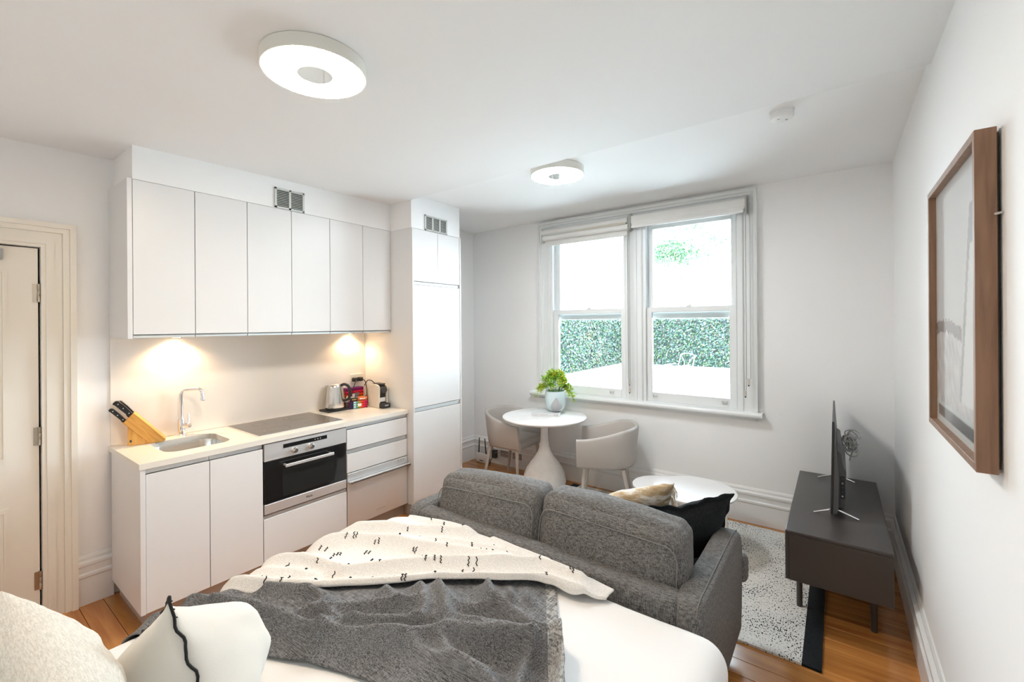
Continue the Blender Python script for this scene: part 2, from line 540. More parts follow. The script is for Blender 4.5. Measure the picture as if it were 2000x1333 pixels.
# walls
bm = nb()
for y0, y1, z0, z1 in ((YB-.1, DOOR_Y0, -.08, 2.8), (DOOR_Y0, DOOR_Y1, DOOR_Z, 2.8), (DOOR_Y1, YW+.1, -.08, 2.8)):
    box(bm, XL-.12, XL, y0, y1, z0, z1)
struct('wall_left', bm, MT['wall'], 'white wall behind the kitchen and around the door')
WX0, WX1, WZ0, WZ1 = -2.455, -.645, .885, 2.60
bm = nb()
for x0, x1, z0, z1 in ((XL-.1, WX0, -.08, 2.85), (WX1, XR+.1, -.08, 2.85), (WX0, WX1, -.08, WZ0), (WX0, WX1, WZ1, 2.85)):
    box(bm, x0, x1, YW, YW+.16, z0, z1)
struct('wall_window', bm, MT['wall'], 'white wall with the pair of sash windows')
struct('wall_right', bbox(XR, XR+.1, YB-.1, YW+.1, -.08, 2.85), MT['wall'], 'white wall with the framed picture')
struct('wall_back', bbox(XL-.1, XR+.1, YB-.1, YB, -.08, 2.8), MT['wall'], 'white wall behind the bed head')

# bulkheads above the cabinets
struct('wall_bulkhead', bbox(XL, -3.165, .715, Y_STEP, 2.455, 2.70), MT['wall'], 'white plaster bulkhead above the wall cupboards')
struct('wall_bulkhead_tall', bbox(XL, -2.89, Y_STEP, 3.075, 2.452, 2.75), MT['wall'], 'white plaster bulkhead above the tall cupboard')

# skirting profile (distance from the wall, height)
SKIRT = [(0, 0), (.022, 0), (.022, .155), (.028, .165), (.028, .178), (.019, .186), (.019, .222), (.027, .229), (.027, .244), (.012, .256), (.012, .268), (.006, .280), (0, .285)]
def skirt(name, a, b, wall, label):
    bm = nb()
    if wall == 'left':  prism(bm, [(XL+d, z) for d, z in SKIRT], a, b, 'Y')
    if wall == 'right': prism(bm, [(XR-d, z) for d, z in SKIRT], a, b, 'Y')
    if wall == 'window': prism(bm, [(YW-d, z) for d, z in SKIRT], a, b, 'X')
    struct(name, bm, MT['trim'], label)
skirt('baseboard_left', .545, .70, 'left', 'tall moulded white skirting between the door and the kitchen')
skirt('baseboard_corner', 3.08, YW, 'left', 'tall moulded white skirting beside the tall cupboard')
skirt('baseboard_window', XL, XR, 'window', 'tall moulded white skirting under the window')
skirt('baseboard_right', YB, YW, 'right', 'tall moulded white skirting under the picture')

# ------------------------------------------------------------------ door in the left wall
d1 = thing('door_1', 'cream painted panelled door with satin hinges', None, (XL, DOOR_Y0, 0)); d1['kind'] = 'structure'
bm = nb()
box(bm, XL-.055, XL-.012, DOOR_Y0+.006, DOOR_Y1-.009, .008, DOOR_Z-.007)
leaf = obj('door_leaf', bm, MT['door'], d1)
def panel_mould(y0, y1, z0, z1):
    bm = nb()
    for (o, w, h) in ((0, .010, .006), (.010, .008, .010), (.018, .012, .004)):
        R0 = (y0+o, y1-o, z0+o, z1-o); R1 = (y0+o+w, y1-o-w, z0+o+w, z1-o-w)
        c0 = [(R0[0], R0[2]), (R0[1], R0[2]), (R0[1], R0[3]), (R0[0], R0[3])]; c1 = [(R1[0], R1[2]), (R1[1], R1[2]), (R1[1], R1[3]), (R1[0], R1[3])]
        for k in range(4):
            q = [c0[k], c0[(k+1) % 4], c1[(k+1) % 4], c1[k]]
            prism(bm, q, XL-.012, XL-.012+h, 'X')
    obj('panel_moulding', bm, MT['door'], leaf)
    obj('panel', bbox(XL-.012, XL-.007, y0+.05, y1-.05, z0+.05, z1-.05, .002, 1), MT['door'], leaf)
panel_mould(-.25, -.025, .905, 1.935); panel_mould(.06, .283, .905, 1.935)
panel_mould(-.25, -.025, .16, .65); panel_mould(.06, .283, .16, .65)
bm = nb()
box(bm, XL-.12, XL-.056, DOOR_Y0-.02, DOOR_Y1+.02, 0, DOOR_Z+.02)
obj('door_stop', bm, MT['dark'], d1)  # dark backing added behind the leaf to block light and darken its gaps
def ring_bar(bm, P, o0, o1, i0, i1, d):
    """one mitred moulding step; P maps (a, b, depth) to space, a: along, b: up; open at the foot"""
    (oa0, oa1, ob1) = o0; (ia0, ia1, ib1) = i0; zb = o1
    for q in (((oa0, zb), (ia0, zb), (ia0, ib1), (oa0, ob1)), ((ia1, zb), (oa1, zb), (oa1, ob1), (ia1, ib1)), ((oa0, ob1), (ia0, ib1), (ia1, ib1), (oa1, ob1))):
        A_ = [bm.verts.new(P(a, b, 0)) for a, b in q]; B_ = [bm.verts.new(P(a, b, d)) for a, b in q]
        bm.faces.new(A_[::-1]); bm.faces.new(B_)
        for k in range(4): bm.faces.new((A_[k], A_[(k+1) % 4], B_[(k+1) % 4], B_[k]))
bm = nb()
for w0, w1, dep in ((0, .018, .018), (.018, .05, .024), (.05, .085, .017), (.085, .112, .030), (.112, .138, .040)):
    ring_bar(bm, lambda a, b, d: (XL+d, a, b), (DOOR_Y0-w1, DOOR_Y1+w1, DOOR_Z+w1), 0, (DOOR_Y0-w0, DOOR_Y1+w0, DOOR_Z+w0), 0, dep)
obj('architrave', bm, MT['door'], d1)
for z in (.22, 1.02, 1.815):
    bm = nb()
    lathe(bm, [(0, z-.05), (.0065, z-.05), (.0065, z-.017), (.0058, z-.016), (.0065, z-.015), (.0065, z+.015), (.0058, z+.016), (.0065, z+.017), (.0065, z+.05), (0, z+.052)], 12, (XL-.004, DOOR_Y1-.006, 0))
    box(bm, XL-.0125, XL-.010, DOOR_Y1-.03, DOOR_Y1-.006, z-.05, z+.05)
    obj('hinge', bm, MT['brass'], d1, smooth=True)
cl = nb(); box(cl, XL-.012, XL+.035, .03, .268, 1.985, 2.045); bevel(cl, .006)
obj('door_closer', cl, MT['grey_plastic'], d1)

# ------------------------------------------------------------------ windows
def frame_rect(bm, x0, x1, z0, z1, y0, y1, wl, wr, wb, wt):
    box(bm, x0, x0+wl, y0, y1, z0, z1); box(bm, x1-wr, x1, y0, y1, z0, z1)
    box(bm, x0+wl, x1-wr, y0, y1, z0, z0+wb); box(bm, x0+wl, x1-wr, y0, y1, z1-wt, z1)

bm = nb()
for w0, w1, dep in ((0, .012, .02), (.012, .03, .026), (.03, .088, .019), (.088, .112, .034), (.112, .136, .048)):
    ring_bar(bm, lambda a, b, d: (a, YW-d, b), (WX0-w1, WX1+w1, WZ1-.03+w1), .90, (WX0-w0, WX1+w0, WZ1-.03+w0), .90, dep)
struct('trim_1', bm, MT['window_paint'], 'moulded white casing around both sash windows')
bm = nb()
box(bm, -1.602, -1.452, YW-.018, YW+.14, .90, WZ1)
box(bm, -1.597, -1.580, YW-.026, YW, .90, WZ1); box(bm, -1.474, -1.457, YW-.026, YW, .90, WZ1)
box(bm, -1.55, -1.504, YW-.028, YW, .90, WZ1)
struct('trim_2', bm, MT['window_paint'], 'white mullion post between the two sash windows')
bm = nb()
prism(bm, [(YW+.12, .855), (YW-.055, .855), (YW-.066, .860), (YW-.072, .871), (YW-.072, .885), (YW-.066, .896), (YW-.055, .901), (YW+.12, .905)], -2.69, -.475, 'X')
prism(bm, [(YW, .83), (YW-.02, .83), (YW-.03, .842), (YW-.034, .855), (YW, .855)], -2.6, -.52, 'X')
struct('trim_3', bm, MT['window_paint'], 'rounded white sill under both sash windows')

def window(name, x0, x1, label, latches):
    w = thing(name, label, None, ((x0+x1)/2, YW, .9)); w['kind'] = 'structure'
    bm = nb()   # lining and parting beads
    box(bm, x0, x0+.018, YW-.005, YW+.15, .90, WZ1); box(bm, x1-.018, x1, YW-.005, YW+.15, .90, WZ1)
    box(bm, x0, x1, YW-.005, YW+.15, WZ1-.02, WZ1)
    box(bm, x0+.018, x0+.03, YW-.01, YW+.018, .90, WZ1); box(bm, x1-.03, x1-.018, YW-.01, YW+.018, .90, WZ1)
    box(bm, x0, x1, YW-.0, YW+.15, .885, .905)
    obj('window_frame', bm, MT['window_paint'], w)
    a, b = x0+.02, x1-.02
    bm = nb(); frame_rect(bm, a, b, .905, 1.772, YW+.022, YW+.062, .058, .058, .082, .046)
    bevel(bm, .003, 1)
    lo = obj('lower_sash', bm, MT['window_paint'], w)
    obj('pane', bbox(a+.052, b-.052, YW+.040, YW+.044, .98, 1.732), MT['glass'], lo)
    bm = nb(); frame_rect(bm, a+.002, b-.002, 1.668, 2.575, YW+.072, YW+.112, .05, .05, .062, .07)
    bevel(bm, .003, 1)
    up = obj('upper_sash', bm, MT['window_paint'], w)
    obj('pane', bbox(a+.045, b-.045, YW+.090, YW+.094, 1.72, 2.51), MT['glass'], up)
    for lx in latches:
        bm = nb(); box(bm, lx-.022, lx+.022, YW+.008, YW+.023, .948, .962)
        box(bm, lx-.020, lx-.010, YW+.0, YW+.012, .944, .966); box(bm, lx+.010, lx+.020, YW+.0, YW+.012, .944, .966)
        bevel(bm, .002, 1)
        obj('sash_lift', bm, MT['steel'], lo)
    bm = nb(); cx = (a+b)/2
    box(bm, cx-.022, cx+.022, YW+.03, YW+.06, 1.772, 1.782); box(bm, cx-.008, cx+.03, YW+.035, YW+.05, 1.782, 1.79)
    bevel(bm, .002, 1)
    obj('sash_lock', bm, MT['steel'], lo)
    return w
window('window_1', WX0, -1.60, 'white sash window on the side of the dining table', [-1.776])
window('window_2', -1.455, WX1, 'white sash window on the side of the television', [-1.348, -.764])

# ------------------------------------------------------------------ roller blinds
def bead_chain(parent, x, y, ztop, zbot, gap=.018):
    bm = nb()
    pts = [(x-gap/2, y, ztop), (x-gap/2, y, zbot+.01), (x, y, zbot), (x+gap/2, y, zbot+.01), (x+gap/2, y, ztop)]
    tube(bm, fillet(pts, .008, 3), .0022, 6)
    n = int((ztop-zbot)/.014)
    for s in (-1, 1):
        for i in range(n):
            z = zbot+.012+i*.014
            lathe(bm, [(0, z-.003), (.0034, z), (0, z+.003)], 5, (x+s*gap/2, y, 0))
    ch = obj('bead_chain', bm, MT['chain'], parent, smooth=True)
    bm = nb(); box(bm, x-.009, x+.009, y-.006, y+.006, zbot-.045, zbot-.002); bevel(bm, .003, 2)
    obj('chain_weight', bm, MT['amber'], ch)
    bm = nb(); lathe(bm, [(0, zbot-.056), (.006, zbot-.052), (.006, zbot-.044), (0, zbot-.042)], 8, (x, y, 0))
    obj('chain_stop', bm, MT['black'], ch, smooth=True)

b1 = thing('roller_blind', 'double roller blind with two rolls above the window behind the dining table', 'blind', (-2.0, 3.95, 2.45))
bm = nb(); lathe(bm, [(0, -2.512), (.031, -2.512), (.031, -1.565), (0, -1.565)], 24, (0, 3.958, 2.592), 'X')
obj('upper_roll', bm, MT['blind'], b1, smooth=True)
bm = nb(); lathe(bm, [(0, -2.490), (.0275, -2.490), (.0275, -1.556), (0, -1.556)], 24, (0, 3.94, 2.528), 'X')
obj('lower_roll', bm, MT['blind'], b1, smooth=True)
bm = nb(); prism(bm, [(-2.46, 2.548), (-1.58, 2.556), (-1.57, 2.572), (-1.58, 2.573), (-2.46, 2.550)], 3.925, 3.932, 'Y')
obj('blind_tape', bm, MT['blind_tape'], b1)
obj('hanging_fabric', bbox(-2.472, -1.572, 3.962, 3.966, 2.455, 2.52), MT['blind'], b1)
obj('bottom_bar', bbox(-2.474, -1.570, 3.955, 3.972, 2.448, 2.462, .004), MT['blind'], b1)
for x in (-2.52, -1.553):
    bm = nb(); box(bm, x-.006, x+.006, 3.93, 4.0, 2.49, 2.635); bevel(bm, .002, 1)
    obj('bracket', bm, MT['chain'] if x > -2 else MT['white_plastic'], b1)
bead_chain(b1, -1.560, 3.945, 2.58, 1.10); bead_chain(b1, -1.545, 3.915, 2.54, 1.03, .014)

b2 = thing('roller_blind', 'wide flat roller blind above the window next to the right wall', 'blind', (-1.05, 3.96, 2.5))
bm = nb(); prism(bm, rpoly(3.932, 3.992, 2.545, 2.630, .02, 4), -1.53, -.585, 'X')
obj('blind_roll', bm, MT['blind'], b2, smooth=True)
obj('hanging_fabric', bbox(-1.525, -.59, 3.935, 3.939, 2.525, 2.60), MT['blind'], b2)
obj('bottom_bar', bbox(-1.528, -.587, 3.926, 3.948, 2.508, 2.528, .006), MT['white_metal'], b2)
for x in (-1.537, -.578):
    bm = nb(); box(bm, x-.006, x+.006, 3.925, 4.0, 2.50, 2.645); bevel(bm, .002, 1)
    obj('bracket', bm, MT['chain'], b2)
bead_chain(b2, -.566, 3.935, 2.58, 1.17, .03); bead_chain(b2, -.588, 3.925, 2.54, 1.08, .014)

# =================================================================== KITCHEN
YK = [.714, 1.012, 1.310, 1.607, 1.905, 2.200, 2.484]
XU = -3.165          # wall cupboard door face
XF = -2.958          # base cupboard door face
XC = -2.944          # worktop front
XT = -2.883          # tall cupboard door face
g3 = 'white wall cupboards over the worktop'
wl = ['white handleless wall cupboard over the sink, at the end next to the door',
      'white handleless wall cupboard in the middle of the row, over the hob',
      'white handleless wall cupboard over the kettle, joining the tall cupboard']
for u in range(3):
    y0, y1 = YK[2*u], YK[2*u+2]
    if u == 0: y0 = .69
    t = thing('wall_cupboard', wl[u], 'cupboard', (XL, y0, 1.556), 0, g3)
    obj('body', bbox(XL+.001, XU-.022, y0+.001, y1-.001, 1.560, 2.453), MT['carcass'], t)
    if u == 0: obj('end_panel', bbox(XL+.001, XU+.002, .690, .713, 1.556, 2.456, .0015, 1), MT['cab'], t)
    for k in range(2):
        a, b = YK[2*u+k], YK[2*u+k+1]
        dd = obj('door', bbox(XU-.020, XU, a+.0018, b-.0018, 1.580, 2.453, .0015, 1), MT['cab'], t)
        obj('finger_pull', bbox(XU-.03, XU-.006, a+.002, b-.002, 1.560, 1.574, .001, 1), MT['alu'], dd)

# splashback
sb = obj('splashback', bbox(XL+.0005, XL+.010, .692, Y_STEP-.002, .902, 1.556), MT['splash'])
tag(sb, 'glossy cream splashback panel between worktop and wall cupboards', 'splashback')

KZ = .095
# sink cupboard
t = thing('sink_cupboard', 'white two-door base cupboard under the sink', 'cupboard', (XL, .69, 0))
obj('end_panel', bbox(XL+.03, XF+.006, .690, .713, KZ, .868, .0015, 1), MT['cab'], t)
obj('body', bbox(XL+.03, XF-.022, .714, 1.309, KZ, .70), MT['carcass'], t)
for a, b in ((.714, 1.012), (1.012, 1.309)):
    dd = obj('door', bbox(XF-.02, XF, a+.0018, b-.0018, KZ, .834, .0015, 1), MT['cab'], t)
    obj('handle_channel', bbox(XF-.045, XF-.012, a+.001, b-.001, .838, .867, .001, 1), MT['alu'], dd)
obj('kickboard', bbox(XL+.05, XF-.05, .72, 1.309, 0.0, KZ-.001), MT['kick'], t)
# oven cupboard
t = thing('oven_cupboard', 'white base cupboard with one deep drawer under the oven', 'cupboard', (XL, 1.31, 0))
obj('body', bbox(XL+.03, XF-.022, 1.311, 1.904, KZ, .40), MT['carcass'], t)
for a, b in ((1.311, 1.314), (1.901, 1.904)): obj('side_panel', bbox(XL+.03, XF-.03, a, b, .40, .868), MT['dark'], t)
dr = obj('drawer', bbox(XF-.02, XF, 1.3118, 1.9032, KZ, .378, .0015, 1), MT['cab'], t)
obj('handle_channel', bbox(XF-.045, XF-.008, 1.312, 1.903, .382, .398, .001, 1), MT['alu'], dr)
obj('kickboard', bbox(XL+.05, XF-.05, 1.311, 1.904, 0.0, KZ-.001), MT['kick'], t)
# drawer cupboard
t = thing('drawer_cupboard', 'white base cupboard with two shallow drawers over the dish drawer', 'cupboard', (XL, 1.906, 0))
obj('body', bbox(XL+.03, XF-.022, 1.906, 2.483, .508, .72), MT['carcass'], t)
for z0, z1, zc in ((.688, .836, .867), (.512, .652, .684)):
    dr = obj('drawer', bbox(XF-.02, XF, 1.9078, 2.4815, z0, z1, .0015, 1), MT['cab'], t)
    obj('handle_channel', bbox(XF-.045, XF-.010, 1.908, 2.481, z1+.004, zc, .001, 1), MT['alu'], dr)
obj('kickboard', bbox(XL+.05, XF-.05, 1.906, 2.483, 0.0, KZ-.001), MT['kick'], t)
# tall cupboard
t = thing('tall_cupboard', 'tall white cupboard with integrated fridge doors at the end of the kitchen', 'cupboard', (XL, Y_STEP, 0))
obj('body', bbox(XL+.001, XT-.022, 2.50, 3.075, KZ, 2.448), MT['carcass'], t)
obj('side_panel', bbox(XL+.001, XT+.004, 2.484, 2.500, KZ, 2.451, .0015, 1), MT['cab'], t)
obj('side_panel', bbox(XL+.001, XT+.004, 3.064, 3.080, KZ, 2.451, .0015, 1), MT['cab'], t)
for a, b in ((2.501, 2.782), (2.782, 3.063)):
    dd = obj('upper_door', bbox(XT-.02, XT, a+.0015, b-.0015, 1.999, 2.448, .0015, 1), MT['cab'], t)
    obj('handle_channel', bbox(XT-.045, XT-.010, a+.001, b-.001, 1.972, 1.994, .001, 1), MT['alu'], dd)
dd = obj('fridge_door', bbox(XT-.02, XT, 2.5025, 3.0615, .915, 1.968, .0015, 1), MT['cab'], t)
obj('handle_channel', bbox(XT-.045, XT-.010, 2.502, 3.062, .880, .911, .001, 1), MT['alu'], dd)
obj('freezer_door', bbox(XT-.02, XT, 2.5025, 3.0615, .12, .876, .0015, 1), MT['cab'], t)
obj('kickboard', bbox(XL+.05, XT-.05, 2.486, 3.078, 0.0, KZ-.001), MT['kick'], t)

# worktop with the sink cut-out
SX0, SX1, SY0, SY1 = -3.43, -3.075, .84, 1.185
bm = nb()
outer = [(XL+.001, .685), (XC, .685), (XC, 1.345), (XL+.001, 1.345)]
hole = rpoly(SX0, SX1, SY0, SY1, .075, 6)
def plate_with_hole(bm, outer, hole, z0, z1):
    # outer rectangle joined to hole by fan quads
    n = len(hole)
    xs = [p[0] for p in outer]; ys = [p[1] for p in outer]
    x0, x1, y0, y1 = min(xs), max(xs), min(ys), max(ys)
    cx = sum(p[0] for p in hole)/n; cy = sum(p[1] for p in hole)/n
    def edge_pt(p):
        dx, dy = p[0]-cx, p[1]-cy
        t = 1e9
        if dx > 1e-9: t = min(t, (x1-cx)/dx)
        if dx < -1e-9: t = min(t, (x0-cx)/dx)
        if dy > 1e-9: t = min(t, (y1-cy)/dy)
        if dy < -1e-9: t = min(t, (y0-cy)/dy)
        return [cx+dx*t, cy+dy*t]
    E = [edge_pt(p) for p in hole]
    for c in ((x0, y0), (x0, y1), (x1, y0), (x1, y1)):       # snap nearest points to the corners
        i = min(range(n), key=lambda k: (E[k][0]-c[0])**2+(E[k][1]-c[1])**2); E[i] = list(c)
    L = []
    for z in (z0, z1):
        L.append(([bm.verts.new((*p, z)) for p in hole], [bm.verts.new((*p, z)) for p in E]))
    for i in range(n):
        j = (i+1) % n
        (h0, e0), (h1, e1) = L
        bm.faces.new((h1[i], e1[i], e1[j], h1[j])); bm.faces.new((h0[j], e0[j], e0[i], h0[i]))
        bm.faces.new((e0[i], e0[j], e1[j], e1[i])); bm.faces.new((h0[j], h0[i], h1[i], h1[j]))
plate_with_hole(bm, outer, hole, .868, .900)
box(bm, XL+.001, XC, 1.345, Y_STEP-.001, .868, .900)
wt = obj('worktop', bm, MT['stone'], loc=(XL, .685, .868))
tag(wt, 'cream stone kitchen worktop running along the whole counter', 'worktop')

# sink bowl
t = thing('kitchen_sink', 'stainless steel undermount sink bowl set in the cream worktop', 'sink', (-3.252, 1.012, .70))
bm = nb(); rings = []
for z, d, r in ((.868, -.014, .085), (.8675, -.002, .077), (.86, .0, .076), (.74, .006, .072), (.715, .016, .064), (.706, .035, .05), (.705, .10, .03)):
    rings.append([bm.verts.new((*p, z)) for p in rpoly(SX0+d, SX1-d, SY0+d, SY1-d, max(.02, r-d*.2), 6)])
for a, b in zip(rings[:-1], rings[1:]):
    n = len(a)
    for i in range(n): bm.faces.new((a[i], a[(i+1) % n], b[(i+1) % n], b[i]))
bm.faces.new(rings[-1])
obj('bowl', bm, MT['steel_smooth'], t, smooth=True, ang=1.0)
bm = nb(); lathe(bm, [(0, .7075), (.02, .7075), (.024, .709), (.042, .709), (.044, .706)], 24, (-3.252, 1.012, 0))
obj('waste', bm, MT['chrome'], t, smooth=True)

# mixer tap
fx, fy = -3.500, 1.035
t = thing('kitchen_tap', 'tall chrome kitchen mixer tap with square swan neck', 'tap', (fx, fy, .9))
bm = nb(); lathe(bm, [(0, .9), (.026, .9), (.026, .908), (.021, .912), (.021, 1.005), (.018, 1.012), (0, 1.012)], 24, (fx, fy, 0))
obj('tap_body', bm, MT['chrome'], t, smooth=True)
ex, ey = .09, .088   # reach of the spout
bm = nb(); tube(bm, fillet([(fx, fy, 1.0), (fx, fy, 1.202), (fx+ex, fy+ey, 1.210), (fx+ex+.004, fy+ey+.004, 1.135)], .035, 6), .0105, 12)
obj('spout', bm, MT['chrome'], t, smooth=True)
bm = nb(); lathe(bm, [(0, 1.128), (.0125, 1.128), (.0125, 1.158), (.0105, 1.162), (0, 1.162)], 16, (fx+ex+.003, fy+ey+.003, 0))
obj('aerator', bm, MT['chrome'], t, smooth=True)
bm = nb(); tube(bm, [(fx, fy, .965), (fx+.055, fy+.03, .970)], .0145, 14)
lv = obj('valve', bm, MT['chrome'], t, smooth=True)
bm = nb(); tube(bm, [(fx+.045, fy+.026, .972), (fx+.047, fy+.027, 1.048)], [.0045, .0035], 8)
obj('lever', bm, MT['chrome'], lv, smooth=True)

# ceramic hob
HX0, HX1, HY0, HY1 = -3.530, -3.030, 1.318, 1.928
t = thing('ceramic_hob', 'flat black glass ceramic hob set in the worktop', 'hob', (-3.26, 1.625, .9))
bm = nb(); box(bm, HX0, HX1, HY0, HY1, .9002, .9052); bevel(bm, .0015, 1)
obj('hob_glass', bm, MT['hob'], t)
for cx, cy, r in ((-3.15, 1.48, .09), (-3.15, 1.77, .075), (-3.40, 1.48, .075), (-3.40, 1.77, .105)):
    for rr in (r, r*.62):
        bm = nb(); lathe(bm, [(rr-.002, .9053), (rr+.002, .9053), (rr+.002, .9056), (rr-.002, .9056)], 40, (cx, cy, 0), closed=True)
        obj('cooking_ring', bm, MT['hob_mark'], t)
bm = nb()
for a, b, c, d in ((HX0-.003, HX1+.003, HY0-.003, HY0), (HX0-.003, HX1+.003, HY1, HY1+.003), (HX0-.003, HX0, HY0, HY1), (HX1, HX1+.003, HY0, HY1)):
    box(bm, a, b, c, d, .9002, .9056)
obj('steel_edge', bm, MT['steel'], t)

# oven
t = thing('built_in_oven', 'stainless steel built-in oven with black glass door', 'oven', (XF, 1.61, .405))
OY0, OY1 = 1.3155, 1.8995
obj('oven_box', bbox(XL+.06, XF-.02, OY0, OY1, .408, .86), MT['dark'], t)
pn = obj('control_panel', bbox(XF-.02, XF+.004, OY0, OY1, .748, .860, .002, 1), MT['steel'], t)
obj('display', bbox(XF+.003, XF+.0055, 1.435, 1.745, .812, .838), MT['black_glass'], pn)
for y in (1.49, 1.605):
    bm = nb(); lathe(bm, [(0, XF+.032), (.012, XF+.032), (.0165, XF+.026), (.018, XF+.008), (.022, XF+.004), (0, XF+.004)], 20, (0, y+.02, .785), 'X')
    obj('control_knob', bm, MT['steel_smooth'], pn, smooth=True)
for ys in (1.43, 1.545):
    bm = nb()
    for k in range(4): box(bm, XF+.004, XF+.0046, ys, ys+.045, .806-k*.0125, .8075-k*.0125)
    obj('panel_print', bm, MT['grey_plastic'], pn, kind='stuff')
for k in range(3):
    bm = nb(); lathe(bm, [(0, XF+.0062), (.004, XF+.006), (.004, XF+.005)], 8, (0, 1.655+k*.02, .825), 'X')
    obj('display_icon', bm, MT['grey_plastic'], pn)
dr = obj('oven_door', bbox(XF-.02, XF+.002, OY0, OY1, .474, .744, .002, 1), MT['black_glass'], t)
obj('door_window', bbox(XF+.0015, XF+.003, 1.43, 1.80, .492, .675), pmat('oven_window_glass', (.02, .022, .022), .03, coat=.6), dr)
bm = nb(); box(bm, XF+.038, XF+.050, 1.43, 1.775, .694, .713)
box(bm, XF+.002, XF+.044, 1.435, 1.447, .697, .710); box(bm, XF+.002, XF+.044, 1.758, 1.770, .697, .710); bevel(bm, .002, 1)
obj('door_handle', bm, MT['steel'], dr)
st = obj('lower_trim', bbox(XF-.02, XF+.003, OY0, OY1, .408, .470, .002, 1), MT['steel'], t)
bm = text_mesh('Miele', .022)
xform(bm, Matrix(((0, 0, 1, XF+.0036), (1, 0, 0, 1.612), (0, 1, 0, .438), (0, 0, 0, 1))))
obj('lettering', bm, MT['black'], st)

# dish drawer
t = thing('dish_drawer', 'stainless steel dishwasher drawer below the white drawers', 'dishwasher', (XF, 2.19, KZ))
obj('tub', bbox(XL+.06, XF-.022, 1.912, 2.476, KZ+.005, .495), MT['dark'], t)
fr = obj('steel_front', bbox(XF-.02, XF+.002, 1.9085, 2.4805, KZ+.006, .446, .002, 1), MT['steel'], t)
tp = obj('top_panel', bbox(XF-.02, XF+.002, 1.9085, 2.4805, .449, .506, .002, 1), MT['steel'], t)
bm = nb(); box(bm, XF+.002, XF+.046, 1.912, 2.478, .440, .449); box(bm, XF+.038, XF+.046, 1.912, 2.478, .440, .458); bevel(bm, .0015, 1)
obj('bar_handle', bm, MT['steel'], fr)
for k in range(3):
    bm = nb(); lathe(bm, [(0, XF+.0032), (.006, XF+.003), (.006, XF+.002)], 10, (0, 2.385+k*.026, .488), 'X')
    obj('button', bm, MT['grey_plastic'], tp)
bm = nb()
for k in range(9): box(bm, XF+.002, XF+.0026, 2.17+k*.009, 2.176+k*.009, .150, .1545)
obj('small_print', bm, MT['grey_plastic'], fr)

# vents in the bulkheads
def vent(x, y0, y1, z0, z1, cols, label):
    t = thing('vent_grille', label, 'vent', (x, y0, z0))
    m = .014; w = (y1-y0-m*(cols+1))/cols
    obj('backing', bbox(x+.0005, x+.002, y0, y1, z0, z1), MT['dark'], t)
    bm = nb()
    box(bm, x+.002, x+.008, y0, y1, z0, z0+m*.8); box(bm, x+.002, x+.008, y0, y1, z1-m*.8, z1)
    for k in range(cols+1):
        a = y0+k*(w+m); box(bm, x+.002, x+.008, a, a+m, z0, z1)
    obj('frame', bm, MT['grille'], t)
    n = 10; hh = (z1-z0-m*1.6)/n
    b = nb(); prism(b, [(.002, 0), (.004, 0), (.010, -hh*.55), (.008, -hh*.55)], 0, w, 'Y')
    me = bpy.data.meshes.new('slat'); b.to_mesh(me); b.free(); me.materials.append(MT['grille'])
    for k in range(cols):
        for i in range(n):
            s = bpy.data.objects.new('slat', me); COL.objects.link(s); s.parent = t
            s.location = (0, m+k*(w+m), m*.8+hh*(i+1))
    return t
vent(-3.165, 1.488, 1.702, 2.458, 2.600, 2, 'grey two-column louvred vent above the wall cupboards')
vent(-2.890, 2.632, 2.905, 2.454, 2.588, 3, 'grey three-column louvred vent above the tall cupboard')

# under-cupboard downlights (warm)
def downlight(y, label, power):
    t = thing('cupboard_downlight', label, 'downlight', (-3.495, y, 1.545), 0, None)
    bm = nb(); lathe(bm, [(.030, 1.559), (.034, 1.559), (.034, 1.551), (.026, 1.549), (.024, 1.556), (.030, 1.556)], 24, (-3.495, y, 0), closed=True)
    obj('rim', bm, MT['chrome'], t, smooth=True)
    bm = nb(); lathe(bm, [(0, 1.553), (.024, 1.553), (.024, 1.557), (0, 1.557)], 24, (-3.495, y, 0))
    obj('lens', bm, emat('halogen_lens', (1, .72, .42), 12), t)
    l = bpy.data.lights.new('downlight_beam', 'SPOT'); l.energy = power; l.color = (1, .66, .36); l.spot_size = 2.5; l.spot_blend = .7; l.shadow_soft_size = .02
    o = bpy.data.objects.new('downlight_beam', l); COL.objects.link(o); o.parent = t; o.location = (0, 0, -.002)
    return t
downlight(1.008, 'warm round downlight under the wall cupboard over the sink', 6.5)
downlight(2.30, 'warm round downlight under the wall cupboard over the kettle', 3.6)

# =================================================================== THINGS ON THE WORKTOP
# knife block: slanted body on a wedge foot, along +Y leaning back towards -Y
kb = thing('knife_block', 'golden wooden knife block leaning back on the worktop beside the sink', 'knife block', (-3.468, .835, .9), -.30)
bm = nb()
S = [(-.098, .142), (-.048, .200), (.105, .016), (.092, .001), (.030, .001)]   # slanted body, (y, z)
prism(bm, [(a, b) for a, b in S], -.041, .041, 'X'); bevel(bm, .002, 1)
PHI = -.878
xform(bm, Matrix.Rotation(-PHI, 4, 'X'))
kbo = obj('block_body', bm, MT['bamboo'], kb, local=True); kbo.rotation_euler = (PHI, 0, 0)
bm = nb(); prism(bm, [(-.078, 0), (.030, 0), (-.055, .098), (-.078, .122)], -.033, .033, 'X'); bevel(bm, .002, 1)
obj('block_foot', bm, MT['bamboo_foot'], kb, local=True)
bm = nb(); box(bm, .033, .0335, -.068, -.058, .02, .035)
obj('maker_mark', bm, MT['dark'], kb, local=True)
